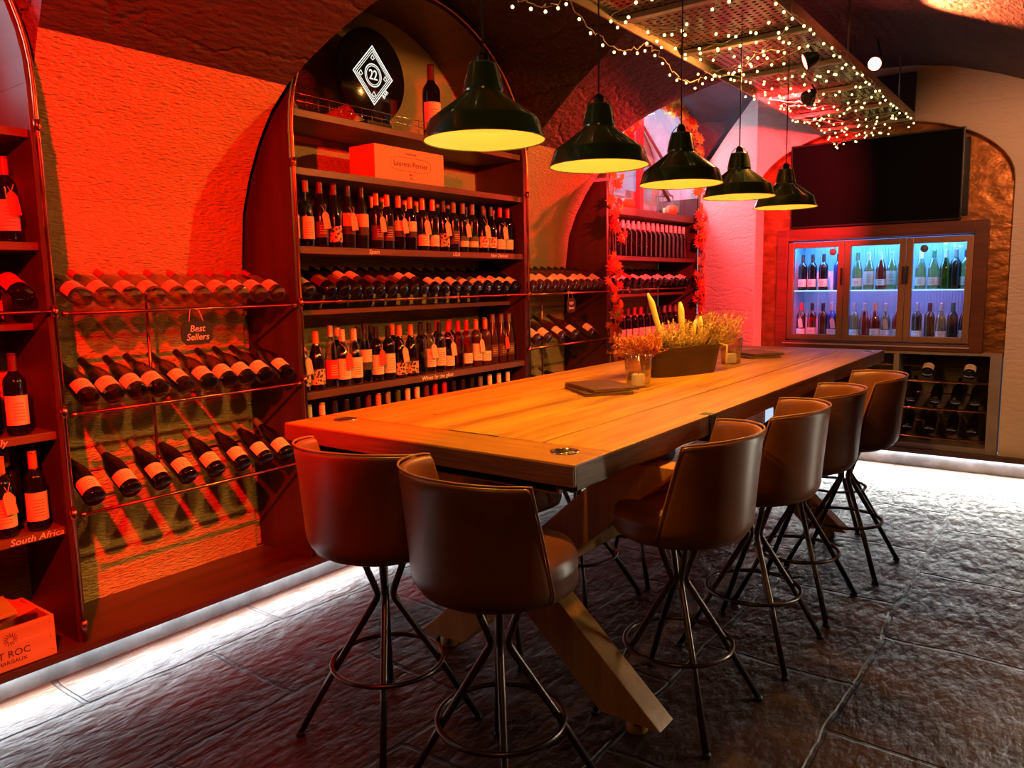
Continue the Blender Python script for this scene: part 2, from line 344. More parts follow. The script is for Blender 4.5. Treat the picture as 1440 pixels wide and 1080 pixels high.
# end wall with its arched recess
def archtop(c, h, zs, rise, n=20, rev=False):
    p = [(c+h*math.cos(PI*i/n), zs+rise*math.sin(PI*i/n)) for i in range(n+1)]; return p[::-1] if rev else p
op = archtop(-1.396, .936, 2.2, .50, 24)           # from right spring to left spring
poly = [(.95, .1605), (.95, 3.4), (-2.34, 3.4), (-2.34, .1605), (-2.332, .1605)]+op[::-1]+[(-.46, .1605)]
struct(MB().prism(poly, 'Y', 6.70, 6.84).build('wall_right', M_white)).name = 'wall_far'
# angled pier between the recess and the third arch
ang = MB(); A = Vector((-3.10, 7.26)); B = Vector((-2.332, 6.70)); nn = Vector((-(B-A).y, (B-A).x)).normalized()*-.14
if nn.y < 0: nn = -nn
tp = [(0, 2.52), (.25, 2.66), (.5, 2.82), (.75, 2.96), (1, 3.1)]
vs = []
for (t, z) in tp:
    p = A.lerp(B, t); q = p+nn
    vs += [(p.x, p.y, 0), (p.x, p.y, z), (q.x, q.y, z), (q.x, q.y, 0)]
fs = [(0,1,2,3)[::-1], (16,17,18,19)]
for i in range(4):
    for k in range(4): fs.append((i*4+k, (i+1)*4+k, (i+1)*4+(k+1) % 4, i*4+(k+1) % 4))
ang.add(vs, fs); struct(ang.build('trim_1', M_white))
def copper_mat():
    m = mat('brushed_copper_sheet', (.50,.20,.06), .38, .85, noise=.55, nscale=4, bump=.35, bscale=5, bdist=.03, stretch=(2, 1, 3)); return m
cp = MB(); yb = 6.76
cp.box(-2.34, -2.14, yb, yb+.03, .9, 2.2); cp.box(-.615, -.44, yb, yb+.03, .9, 2.2); cp.box(-2.14, -.615, yb, yb+.03, 1.91, 2.2)
cp.prism([(-2.34, 2.2), (-.44, 2.2)]+archtop(-1.396, .95, 2.2, .52, 20), 'Y', yb, yb+.03)
struct(cp.build('trim_2', copper_mat()))
cp2 = MB(); a1 = archtop(-1.396, .934, 2.2, .498, 24)
for i in range(24):
    (x0, z0), (x1, z1) = a1[i], a1[i+1]
    cp2.add([(x0, 6.66, z0), (x1, 6.66, z1), (x1, 6.76, z1), (x0, 6.76, z0), (x0, 6.66, z0-.006), (x1, 6.66, z1-.006), (x1, 6.76, z1-.006), (x0, 6.76, z0-.006)],
            [(0,1,2,3), (4,5,6,7), (0,1,5,4), (2,3,7,6)])
o = struct(cp2.build('trim_3', copper_mat()))
# plinths, base boards and light strips
M_conc = mat('painted_plinth', (.68,.70,.72), .5, noise=.4, nscale=9, bump=.3, bscale=20)
M_board = wood('dark_board', (.085,.040,.026), (.04,.018,.012), rough=.38, bump=.15)
struct(MB().box(-3.6, -3.14, -1.6, 7.3, 0, .10).build('baseboard_left', M_conc))
tag(MB().box(-3.488, -3.055, -1.6, 7.2, .10, .13).build('base_board', M_board, bevel=.004), 'long dark board under the left wall shelves, lit white below', 'shelf board')
struct(MB().box(-2.34, .75, 6.76, 6.84, 0, .12).build('baseboard_far', M_conc))
tag(MB().box(-2.33, .74, 6.66, 6.75, .12, .16).build('base_board', M_board, bevel=.004), 'dark board across the end wall below the wine rack', 'shelf board')
M_strip = emis('light_strip', (.80,.92,1.0), 14)
tag(MB().box(-3.13, -3.118, -1.5, 7.1, .088, .0985).build('light_strip', M_strip), 'white light strip under the long left shelf board', 'light strip')
tag(MB().box(-2.3, .7, 6.735, 6.747, .108, .119).build('light_strip', M_strip), 'white light strip under the end wall board', 'light strip')
# windows behind arches 1 and 3, seen through them a pale building
M_redpaint = mat('red_painted_frame', (.30,.02,.02), .4)
M_wframe = mat('white_frame', (.75,.75,.75), .5)
M_pane = thin_glass('window_glass', (.95,.97,1), .06)
for k, (y0, y1, zb, zs, rise) in enumerate(((-.45, 1.10, 2.25, 2.35, .62), (5.62, 7.08, 2.30, 2.42, .60))):
    c = (y0+y1)/2; h = (y1-y0)/2
    outer_ = [(c+h*math.cos(PI*i/24), zs+rise*math.sin(PI*i/24)) for i in range(25)]
    inner_ = [(c+(h-.05)*math.cos(PI*i/24), zs+(rise-.05)*math.sin(PI*i/24)) for i in range(25)]
    fr = MB(); xa, xb = -3.64, -3.60
    ring_o = [(y0, zb)]+outer_[::-1]+[(y1, zb)]; ring_i = [(y0+.05, zb+.04)]+inner_[::-1]+[(y1-.05, zb+.04)]
    n = len(ring_o); vs = [(x, a, b) for x in (xa, xb) for rr in (ring_o, ring_i) for a, b in rr]
    fs = []
    for i in range(n):
        j = (i+1) % n
        fs += [(i, j, n+j, n+i), (2*n+i, 2*n+j, 3*n+j, 3*n+i), (n+i, n+j, 3*n+j, 3*n+i)]
    fr.add(vs, fs); w = struct(fr.build('window_%d' % (k+1), M_wframe))
    p = MB().prism([(y0+.03, zb+.02)]+[(c+(h-.03)*math.cos(PI*i/24), zs+(rise-.03)*math.sin(PI*i/24)) for i in range(25)][::-1]+[(y1-.03, zb+.02)], 'X', -3.625, -3.62).build('pane', M_pane, w)
    mu = MB().box(-3.615, -3.56, c-.03 if k else c+.1, c+.03 if k else c+.14, zb, zs+rise-.03).build('mullion', M_redpaint if k else M_wframe, w)
lw_ = thing('arched_glazing', 'arched glazing with a red post at the top of the leafy case', 'window', (-3.17, 6.35, 2.125))
MB().box(-.02, .02, -.235, -.165, 0, .86).build('post', M_redpaint, lw_)
MB().tube([(0, -.16, .72), (0, .55, .30)], .014, 6).build('brace', mat('brown_beam', (.12,.06,.04), .6), lw_)
MB().tube([(0, -.16, .50), (0, .40, .12)], .014, 6).build('brace', MATS['brown_beam'], lw_)
MB().prism([(-.80, .02), (.80, .02)]+[(.80*math.cos(PI*i/20), .20+.76*math.sin(PI*i/20)) for i in range(21)], 'X', -.012, -.008).build('pane', M_pane, lw_)
struct(MB().prism([(5.48, 2.2), (7.22, 2.2)]+[(6.35+.87*math.cos(PI*i/20), 2.30+.79*math.sin(PI*i/20)) for i in range(0)]+[(7.22, 2.25), (5.48, 2.25)], 'X', -3.515, -3.508).build('trim_4', mat('pale_arch_back', (.6,.58,.6), .8)))
fb = thing('building', 'pale grey building outside the arched window behind the garland', 'building', (-6.4, 9.4, 0))
M_fac = mat('pale_render', (.50,.49,.53), .8, noise=.2)
MB().prism([(-6, 0), (1.6, 0), (1.6, 4.6), (-1.0, 6.2), (-6, 6.2)], 'X', -.2, 0).build('wall', M_fac, fb)
MB().prism([(-.95, 3.2), (-.65, 3.2)]+[(-.8+.15*math.cos(PI*i/10), 3.85+.3*math.sin(PI*i/10)) for i in range(11)], 'X', 0, .05).build('window', mat('dark_pane', (.05,.05,.06), .2), fb)
MB().tube([(.08, 1.3, 3.2), (.08, -.3, 4.6)], .07).build('beam', mat('brown_beam', (.12,.06,.04), .6), fb)
MB().tube([(.08, 1.3, 3.9), (.08, -.3, 5.3)], .07).build('beam', MATS['brown_beam'], fb)

# ------------------------------------------------------------------ arched shelving cases
M_case = wood('case_wood', (.060,.020,.014), (.035,.012,.009), rough=.42, axis='Z', bump=.1)
M_shelf = wood('shelf_wood', (.14,.065,.035), (.06,.028,.017), rough=.45, bump=.2)
M_copper = mat('copper_pipe', (.62,.22,.11), .25, 1.0, noise=.35, nscale=12)
M_steel = mat('fitting', (.55,.45,.38), .25, 1.0)
M_chalk = mat('chalk_writing', (.85,.82,.78), .9)
XF, XB = -3.10, -3.505
def arch_case(y0, y1, zs, rise, shelves, label, am=None):
    t = thing('arched_shelf_case', label, 'shelving', ((XF+XB)/2, (y0+y1)/2, .13), 0, None); c = (y0+y1)/2; h = (y1-y0)/2
    ox, oy, oz = t.location
    def sh(mb):
        mb.v = [(x-ox, y-oy, z-oz) for x, y, z in mb.v]; return mb
    th = .028
    for (a, b) in ((y0, y0+th), (y1-th, y1)):
        sh(MB().box(XB, XF, a, b, .13, zs)).build('side_panel', M_case, t, bevel=.002)
    ar = MB(); n = 30
    for i in range(n):
        v = []
        for a in (PI*i/n, PI*(i+1)/n):
            for d in (0, th):
                for x in (XB, XF): v.append((x, c+(h-d)*math.cos(a), zs+(rise-d)*math.sin(a)))
        ar.add(v, [(0,1,5,4), (2,6,7,3), (1,3,7,5), (0,4,6,2)]+([(0,2,3,1)] if i == 0 else [])+([(4,5,7,6)] if i == n-1 else []))
    sh(ar).build('arch_panel', am or M_case, t)
    for (z, thick, xf) in shelves:
        dz = abs(z-zs) if z > zs else 0; hh = h-th-.001 if z <= zs else (h-th)*math.sqrt(max(0, 1-(dz/rise)**2))-.012
        sh(MB().box(XB, xf, c-hh, c+hh, z-thick, z)).build('shelf', M_shelf, t, bevel=.002)
    pts = [(XF+.02, y0+.012, .14), (XF+.02, y0+.012, zs)]+[(XF+.02, c-(h-.012)*math.cos(PI*i/40), zs+(rise-.012)*math.sin(PI*i/40)) for i in range(1, 40)]+[(XF+.02, y1-.012, zs), (XF+.02, y1-.012, .14)]
    pf = sh(MB().tube(pts, .009, 8)).build('pipe_frame', M_copper, t)
    for y in (y0+.012, y1-.012):
        for z in (.2, 1.43, 1.05, .65, 2.1):
            ft = MB(); ft.tube([(XF+.02, y, z-.02), (XF+.02, y, z+.02)], .0135, 10)
            ft.tube([(XF-.005, y, z), (XF+.03, y, z)], .007, 8)
            sh(ft).build('pipe_clip', M_copper, t)
    return t, sh
SH1 = [(.60, .03, XF-.02), (.975, .03, XF-.02), (1.385, .025, XF-.13), (1.685, .03, XF-.02), (2.09, .03, XF-.02)]
case1, sh1 = arch_case(-.64, 1.30, 2.25, .88, SH1, 'arched dark bottle shelving cut off by the left picture edge')
case2, sh2 = arch_case(2.40, 4.35, 2.25, .88, [(.60, .03, XF-.02), (.975, .035, XF-.01), (1.385, .025, XF-.13), (1.705, .035, XF-.01), (2.085, .035, XF-.01), (2.36, .035, XF-.01)], 'arched dark bottle shelving with the round black sign, between two racks')
case3, sh3 = arch_case(5.45, 7.25, 2.30, .82, [(.60, .03, XF-.02), (.975, .035, XF-.02), (1.40, .025, XF-.13), (1.72, .035, XF-.01), (2.12, .06, XF-.01)], 'arched dark shelving with autumn leaves, beside the white pier', mat('pale_arch_lining', (.55,.53,.56), .7))
def pipe_rail(t, y0, y1, z, name='rail', x=XF+.02, r=.0075):
    ox, oy, oz = t.location
    mb = MB().tube([(x-ox, y0-oy, z-oz), (x-ox, y1-oy, z-oz)], r, 8)
    n = max(2, int((y1-y0)/.45))
    for i in range(n):
        y = y0+(y1-y0)*(i+.5)/n-oy; mb.tube([(x-ox, y-.012, z-oz), (x-ox, y+.012, z-oz)], r*1.4, 8)
    return mb.build(name, M_copper, t)
pipe_rail(case1, -.62, 1.29, 1.43); pipe_rail(case2, 2.42, 4.33, 1.43); pipe_rail(case3, 5.47, 7.22, 1.44)
def chalk(body, case, y, z, size=.045, x=XF-.008, sx=1.1):
    ox, oy, oz = case.location; text('chalk_writing', body, size, M_chalk, case, (x-ox, y-oy, z-oz), FX, shear=.25, sx=sx)
chalk('Spain', case2, 2.94, 1.688, .034); chalk('USA', case2, 3.62, 1.688, .034); chalk('New Zealand', case2, 4.05, 1.688, .030)
chalk('Wines by the glass', case2, 3.42, .958, .034)
chalk('South Africa', case1, 1.17, .585, .034, x=XF-.0185); chalk('Italy', case1, 1.07, .96, .034, x=XF-.0185)
# gallery wire on the top shelf of the middle case
g = MB(); ox, oy, oz = case2.location
for z in (2.40, 2.435): g.tube([(XF-.02-ox, 2.46-oy, z-oz), (XF-.02-ox, 4.28-oy, z-oz)], .0022, 6)
for i in range(26): g.tube([(XF-.02-ox, 2.47+i*.072-oy, 2.36-oz), (XF-.02-ox, 2.47+i*.072-oy, 2.435-oz)], .0014, 5)
g.build('wire_gallery', M_steel, case2)

# ------------------------------------------------------------------ bottles
CREAM = (.80,.62,.48)
GL = {
 'dark': mat('bottle_glass_dark', (.010,.012,.008), .08, spec=.7),
 'black': mat('bottle_glass_black', (.006,.004,.005), .07, spec=.7),
 'brown': mat('bottle_glass_brown', (.05,.016,.006), .08, spec=.7),
 'olive': thin_glass('bottle_glass_olive', (.50,.50,.20), .14),
 'clear': thin_glass('bottle_glass_clear', (.86,.84,.74), .16),
 'rose': thin_glass('bottle_glass_rose', (.88,.42,.32), .14),
 'blue': mat('bottle_glass_blue', (.02,.05,.25), .08, spec=.7)}
LIQ = {'olive': thin_glass('pale_green_wine', (.62,.62,.25), .02), 'clear': thin_glass('pale_wine', (.85,.78,.45), .02), 'rose': thin_glass('rose_wine', (.85,.35,.25), .02)}
CAPM = {'black': mat('capsule_black', (.012,.011,.012), .3), 'cream': mat('capsule_cream', (.75,.58,.42), .4), 'orange': mat('capsule_copper', (.65,.22,.08), .35, .2),
        'red': mat('capsule_red', (.42,.01,.02), .35), 'maroon': mat('capsule_maroon', (.10,.015,.02), .35), 'green': mat('capsule_green', (.05,.09,.04), .4),
        'silver': mat('capsule_silver', (.5,.46,.42), .3, .6), 'grey': mat('capsule_grey', (.16,.14,.13), .35), 'white': mat('capsule_white', (.85,.78,.72), .5), 'none': None}
LBL = {
 'cream': (label_mat('label_cream', CREAM, (.12,.06,.05), 'lines', .045,.125), .045, .125, 'cream label'),
 'low': (label_mat('label_low_cream', (.82,.66,.50), (.15,.08,.06), 'lines', .03,.095), .03, .095, 'low cream label'),
 'big': (label_mat('label_big', (.80,.60,.46), (.10,.05,.05), 'lines', .04,.15), .04, .15, 'tall cream label'),
 'band': (label_mat('label_band', CREAM, (.05,.015,.015), 'band', .075,.165), .075, .165, 'cream and maroon label'),
 'land': (label_mat('label_landscape', (.78,.60,.45), (.08,.10,.05), 'topband', .035,.10), .035, .10, 'landscape label'),
 'photo': (label_mat('label_photo', (.75,.48,.33), (.04,.035,.02), 'band', .075,.185), .075, .185, 'hills label'),
 'art': (label_mat('label_art', (.70,.42,.25), (.07,.03,.02), 'blobs', .03,.11), .03, .11, 'patterned art label'),
 'floral': (label_mat('label_floral', CREAM, (.55,.04,.03), 'blobs', .035,.105), .035, .105, 'red floral label'),
 'eyes': (label_mat('label_eyes', (.85,.40,.22), (.02,.015,.02), 'blobs', .02,.09), .02, .09, 'orange spotted label'),
 'dark': (label_mat('label_dark', (.10,.03,.025), (.65,.45,.3), 'lines', .05,.13), .05, .13, 'dark label'),
 'red': (label_mat('label_red', (.60,.03,.02), (.8,.6,.4), 'lines', .05,.15), .05, .15, 'red label'),
 'neck': (label_mat('label_white', (.85,.75,.65), (.2,.1,.1), 'lines', .035,.085), .035, .085, 'white label')}
M_tag = mat('paper_tag', (.78,.50,.36), .7); M_tagred = mat('red_paper_tag', (.60,.06,.04), .7); M_string = mat('tag_string', (.75,.6,.45), .8)
SHAPES = {
 'bordeaux': (.0375, [(0,.003), (.030,0), (.0365,.004), (.0375,.012), (.0375,.190), (.036,.205), (.030,.218), (.020,.230), (.0150,.242), (.0142,.255), (.0142,.296), (.0152,.297), (.0152,.302), (.0,.303)], .235),
 'burgundy': (.0410, [(0,.003), (.033,0), (.040,.004), (.041,.012), (.041,.150), (.038,.170), (.031,.196), (.022,.222), (.0155,.245), (.0142,.260), (.0142,.294), (.0152,.295), (.0152,.300), (.0,.301)], .238),
 'flute': (.0360, [(0,.003), (.029,0), (.035,.004), (.036,.012), (.036,.150), (.033,.180), (.026,.220), (.018,.260), (.0142,.285), (.0142,.320), (.0152,.321), (.0152,.326), (.0,.327)], .268)}
PROTO = {}
def bottle_parts(shape, glass, cap, lab, tagk, root):
    r, pr, capz = SHAPES[shape]; H = pr[-1][1]
    MB().lathe(pr, 18).build('glass_body', GL[glass], root)
    if glass in LIQ:
        lp = [(0,.008), (r-.005,.008)]+[(max(.001, a-.005), z) for a, z in pr if .012 <= z <= .235]+[(0,.236)]
        MB().lathe(lp, 12).build('wine', LIQ[glass], root)
    if cap != 'none':
        cr = [(.0150, capz), (.0153, capz+.004), (.0153, H-.002), (.0150, H+.002), (0, H+.003)]
        if shape == 'bordeaux' : cr[0] = (.0162, capz+.003); cr[1] = (.0156, capz+.008)
        else: cr[0] = (.0170, capz+.004); cr[1] = (.0162, capz+.008)
        MB().lathe(cr, 14).build('capsule', CAPM[cap], root)
    if lab:
        m, lo, hi, _ = LBL[lab]; MB().lathe([(r+.0006, lo), (r+.0006, hi)], 14, a0=RZ(-78), a1=RZ(78)).build('label', m, root)
    if tagk:
        tm = M_tagred if tagk == 'red' else M_tag
        tg = MB(); c = Vector((r+.010, .012, .135)); w, hh = .018, .042
        poly = [(-w, -hh), (w, -hh), (w, hh*.6), (w*.45, hh), (-w*.45, hh), (-w, hh*.6)]
        ca, sa = math.cos(RZ(8)), math.sin(RZ(8)); po = [(c.y+a*ca-b*sa, c.z+a*sa+b*ca) for a, b in poly]
        tg.prism(po, 'X', c.x-.0008, c.x+.0008); t = tg.build('price_tag', tm, root)
        MB().tube([(c.x, c.y-.005, c.z+hh*.9), (.030, .020, .205), (.0, .0165, .236), (-.0165, 0, .238), (0, -.0165, .236), (.028, -.005, .212), (c.x, c.y-.003, c.z+hh*.9)], .0011, 5).build('string', M_string, t)
def bottle(key, matrix, label, group, base='wine_bottle'):
    """key = (shape, glass, cap, label, tag)"""
    if key not in PROTO:
        root = bpy.data.objects.new(base, None); COL.objects.link(root); root.empty_display_size = .03
        bottle_parts(*key, root); PROTO[key] = root; o = root
    else: o = clone(PROTO[key])
    o.matrix_world = matrix; tag(o, label, 'wine bottle', group); return o
def desc(key):
    g = {'dark': 'dark green', 'black': 'black', 'brown': 'brown', 'olive': 'olive', 'clear': 'clear', 'rose': 'pink', 'blue': 'blue'}[key[1]]
    l = 'with '+LBL[key[3]][3] if key[3] else 'without label'
    return g+' bottle '+l
def stand(x, y, z, rz=0, s=1, lean=0): return Matrix.Translation((x, y, z)) @ Matrix.Rotation(rz, 4, 'Z') @ Matrix.Scale(s, 4)
def lie(x, y, z, tilt=30, yaw=0, roll=0):
    # bottle axis points to the wall and up, label turned up/front
    ax = Vector((-math.cos(RZ(tilt)), 0, math.sin(RZ(tilt)))); fx = Vector((math.sin(RZ(tilt)), 0, math.cos(RZ(tilt)))); ay = ax.cross(fx)
    M = Matrix((fx, ay, ax)).transposed().to_4x4()
    return Matrix.Translation((x, y, z)) @ Matrix.Rotation(RZ(yaw), 4, 'Z') @ M @ Matrix.Rotation(RZ(roll), 4, 'Z')
B_, U_, F_ = 'bordeaux', 'burgundy', 'flute'
def row_stand(items, x, z, where, group, jitter=.004, rzj=8, s=1.0):
    for i, (y, key) in enumerate(items):
        bottle(key, stand(x+random.uniform(-jitter, jitter), y, z, RZ(-16+random.uniform(-rzj, rzj)), s), '%s, %s from left %s' % (desc(key), ORD[i], where), group)
# middle case, shelf chalked Spain/USA/New Zealand (front row)
K = lambda *a: a
yy = [2.455, 2.55, 2.64, 2.735, 2.83, 2.925, 3.03, 3.115, 3.20, 3.295, 3.395, 3.485, 3.585, 3.68, 3.77, 3.86, 3.965, 4.055, 4.15, 4.24]
kk = [K(U_,'clear','grey','big',None), K(F_,'clear','grey','big',None), K(F_,'black','maroon','dark','tan'), K(F_,'black','maroon','art',None), K(F_,'dark','black','photo','tan'), K(F_,'dark','black','photo',None),
      K(B_,'dark','orange','dark','tan'), K(B_,'dark','orange','dark',None), K(B_,'black','orange','band','tan'), K(B_,'black','orange','band',None), K(B_,'dark','orange','low','tan'), K(B_,'dark','orange','low',None),
      K(B_,'black','black','art','tan'), K(B_,'dark','grey','dark',None), K(B_,'dark','grey','land','tan'), K(B_,'dark','grey','land',None), K(U_,'black','black','floral','tan'), K(U_,'black','black','floral',None), K(B_,'black','red','low','tan'), K(B_,'black','red','low',None)]
row_stand(list(zip(yy, kk)), -3.175, 1.705, 'on the Spain and USA shelf', 'bottles standing on the shelf chalked Spain')
bk = [(2.60,'black'), (2.69,'maroon'), (2.78,'black'), (2.98,'black'), (3.07,'orange'), (3.16,'orange'), (3.34,'orange'), (3.44,'orange'), (3.63,'grey'), (3.73,'grey'), (3.91,'black'), (4.10,'red'), (4.2,'red')]
for i, (y, c) in enumerate(bk):
    bottle(K(B_,'dark',c,None,None), stand(-3.30, y+.04, 1.705), 'dark bottle behind the Spain and USA shelf front row, %s from left' % ORD[i], 'back row bottles of the shelf chalked Spain')
# middle case lying row
yl = [2.50, 2.64, 2.735, 2.815, 2.905, 2.99, 3.085, 3.17, 3.26, 3.345, 3.44, 3.53, 3.635, 3.74, 3.85, 3.95, 4.055, 4.15, 4.25]
kl = [K(U_,'clear','black','low',None)]+[K(U_,'black','black','dark',None)]*2+[K(B_,'dark','black','photo',None)]*2+[K(B_,'dark','black','dark',None)]*3+[K(B_,'dark','black','band',None)]*2+[K(B_,'black','black','low',None)]*3+[K(B_,'dark','black','land',None)]*2+[K(U_,'black','black','floral',None)]*2+[K(B_,'black','black','low',None)]*2
for i, (y, k) in enumerate(zip(yl, kl)):
    bottle(k, lie(-3.115, y, 1.481, 24, 0, random.uniform(-8, 8)), '%s, lying %s from left in the middle case' % (desc(k), ORD[i]), 'bottles lying in the middle case')
# middle case, shelf chalked Wines by the glass
yg = [2.475, 2.57, 2.665, 2.745, 2.825, 2.905, 2.99, 3.08, 3.175, 3.265, 3.35, 3.43, 3.515, 3.60, 3.69, 3.775, 3.87, 3.965, 4.05, 4.14, 4.235]
kg = [K(U_,'black','cream','art','tan'), K(U_,'black','orange','art',None), K(F_,'clear','silver','red',None), K(U_,'clear','cream','big','red'), K(U_,'clear','cream','big',None), K(F_,'olive','black','photo',None), K(B_,'black','black','big','red'), K(B_,'black','black','big',None),
      K(U_,'black','orange','eyes','tan'), K(U_,'black','orange','eyes',None), K(B_,'clear','black',None,None), K(B_,'clear','black','big','tan'), K(B_,'clear','black','big',None), K(B_,'rose','red','low','tan'), K(B_,'rose','red',None,None), K(B_,'rose','red','low',None),
      K(B_,'brown','orange','big','tan'), K(B_,'brown','orange','low',None), K(F_,'brown','grey','dark',None), K(F_,'brown','grey','dark','red'), K(F_,'brown','grey','dark',None)]
row_stand(list(zip(yg, kg)), -3.175, .975, 'on the Wines shelf', 'bottles standing on the shelf chalked Wines by the glass')
for i, (y, c) in enumerate([(2.52,'cream'), (2.80,'cream'), (2.95,'black'), (3.05,'black'), (3.22,'orange'), (3.47,'black'), (3.62,'red'), (3.74,'red'), (4.10,'grey')]):
    bottle(K(B_,'dark',c,None,None), stand(-3.31, y+.03, .975), 'dark bottle behind the Wines shelf front row, %s from left' % ORD[i], 'back row bottles of the Wines by the glass shelf')
yo = [2.50, 2.585, 2.67, 2.75, 2.83, 2.91, 2.985, 3.06, 3.14, 3.22, 3.30, 3.38, 3.46, 3.545, 3.63, 3.72, 3.81, 3.90, 4.0, 4.1, 4.2]
co = ['cream','cream','black','black','black','maroon','orange','silver','green','cream','cream','maroon','red','red','black','black','black','grey','white','white','white']
for i, (y, c) in enumerate(zip(yo, co)):
    k = K(B_,'dark',c,'cream',None); bottle(k, stand(-3.17, y, .60), '%s capped dark bottle, %s from left on the shelf under Wines shelf' % (c, ORD[i]), 'bottles on the shelf just above the table edge')
# left case
L1 = [('South Africa shelf', .60, [(.80, K(B_,'black','orange','big',None)), (.90, K(B_,'black','orange','big','tan')), (.995, K(B_,'black','grey','cream',None)), (1.09, K(B_,'black','orange','big','tan')), (1.20, K(B_,'black','orange','big',None))]),
      ('Italy shelf', .975, [(.85, K(B_,'black','maroon','big',None)), (.96, K(B_,'black','maroon','big',None)), (1.06, K(B_,'black','maroon','big','red')), (1.165, K(B_,'black','maroon','big',None))]),
      ('upper left case shelf', 1.685, [(.93, K(B_,'black','red','big',None)), (1.05, K(B_,'black','red','big',None)), (1.20, K(B_,'black','red','big','red'))])]
for nm, z, its in L1:
    n = len(its)
    for i, (y, k) in enumerate(its):
        bottle(k, stand(-3.175, y, z, RZ(-10)), '%s, %s on the %s' % (desc(k), (ORD[n-1-i]+' from right') if i < n-1 else 'rightmost', nm), 'bottles on the '+nm)
        if i > 0:
            bottle(K(B_,'dark',k[2],None,None), stand(-3.30, y-.045, z), 'dark bottle at the back of the %s, behind %s' % (nm, (ORD[n-1-i]+' from right') if i < n-1 else 'the rightmost'), 'back bottles on the '+nm)
for i, y in enumerate((1.205, 1.09, .98)):
    bottle(K(U_,'black','black','red',None), lie(-3.115, y, 1.483, 22), 'black bottle lying in the left case, %s from right' % ORD[i], 'bottles lying in the left case')
# third case
for i in range(17):
    bottle(K(B_,'rose','white',None,None), stand(-3.18, 5.58+i*.094, 1.72), 'pink bottle with white cap, %s from left in the pink row' % ORD[i], 'pink bottles in the third case')
for i in range(16):
    bottle(K(B_,'rose','cream',None,None), stand(-3.29, 5.63+i*.094, 1.72), 'pink bottle in the back pink row, %s from left' % ORD[i], 'back row pink bottles in the third case')
for i in range(13):
    k = K(B_,'black','black',('cream','low')[i % 2] if i not in (3,) else 'red', None)
    bottle(k, lie(-3.115, 5.62+i*.122, 1.49, 24, 0, random.uniform(-8, 8)), 'black bottle lying %s from left in the third case' % ORD[i], 'bottles lying in the third case')
for i, c in enumerate(['maroon','cream','orange','maroon','red','red','black','black','black','grey','grey','grey','black']):
    bottle(K(B_,'black',c,'cream',None), stand(-3.18, 5.60+i*.12, .975), '%s capped black bottle, %s from left behind the planter' % (c, ORD[i]), 'bottles standing behind the planter')

# ------------------------------------------------------------------ pipe racks between the cases
DZ = {1.42: .085, 1.035: .105, .64: .125, 1.43: .11, 1.055: .12, .66: .12}
TILT = {1.42: 21, 1.035: 26, .64: 31}
def rack(y0, y1, levels, label):
    t = thing('pipe_rack', label, 'wine rack', (XF, (y0+y1)/2, .13)); oy = (y0+y1)/2
    for z in levels:
        for nm, x, dz in (('front_rail', .02, 0), ('back_rail', -.17, DZ[z])):
            mb = MB().tube([(x, y0-oy, z+dz-.13), (x, y1-oy, z+dz-.13)], .0075 if x > 0 else .0055, 8)
            mb.build(nm, M_copper, t)
        for y in (y0+.008, y1-.008):
            MB().sphere((.02, y-oy, z-.13), .013).build('rail_fitting', M_copper, t)
    up = MB().tube([(-.19, (y0+y1)/2-oy-.1, levels[-1]-.13), (-.19, (y0+y1)/2-oy-.1, levels[0]+.13-.13)], .007, 8)
    for z in levels: up.tube([(-.20, -.1, z-.13+DZ[z]), (-.165, -.1, z-.13+DZ[z])], .012, 8)
    up.build('upright', M_copper, t)
    return t
rack(1.315, 2.385, (1.42, 1.035, .64), 'copper pipe wine rack below the red plaster, hung with the Best Sellers sign')
rack(4.365, 5.435, (1.43, 1.055, .66), 'copper pipe wine rack between the middle case and the leafy case')
R1 = [(1.42, [1.39, 1.485, 1.59, 1.685, 1.79, 1.895, 2.0, 2.09, 2.185, 2.285], K(U_,'clear','red','low',None), 'top'),
      (1.035, [1.385, 1.485, 1.58, 1.67, 1.785, 1.90, 2.0, 2.095, 2.195, 2.31], K(U_,'olive','black','low',None), 'second'),
      (.64, [1.375, 1.52, 1.65, 1.77, 1.905, 2.04, 2.165, 2.285], K(U_,'black','grey','low',None), 'lowest')]
for z, ys, k, nm in R1:
    for i, y in enumerate(ys):
        bottle(k, lie(-3.075, y, z+.052, TILT[z], random.uniform(-2, 2), random.uniform(-10, 10)), '%s, %s from left on the %s Best Sellers rail' % (desc(k), ORD[i], nm), 'bottles on the %s Best Sellers rail' % nm)
for i in range(11):
    k = K(U_,'brown','black','cream' if i % 3 else 'neck',None)
    bottle(k, lie(-3.09, 4.43+i*.093, 1.48, 28, 0, random.uniform(-10, 10)), 'brown bottle %s from left on the upper rail beside leafy case' % ORD[i], 'bottles on the upper rail beside the leafy case')
for i, y in enumerate([4.46, 4.60, 4.78, 4.97, 5.22]):
    k = K(U_,'brown','black','low',None)
    bottle(k, lie(-3.09, y, 1.106, 30, 0, random.uniform(-10, 10)), 'brown bottle with cream label, %s from left above the table edge' % ORD[i], 'bottles on the lower rail beside the leafy case')
for i, y in enumerate([4.62, 4.85]):
    bottle(K(U_,'black','grey','low',None), lie(-3.09, y, .71, 30), 'black bottle on the lowest rail beside leafy case, %s' % ('left' if i == 0 else 'right'), 'bottles on the lowest rail beside the leafy case')

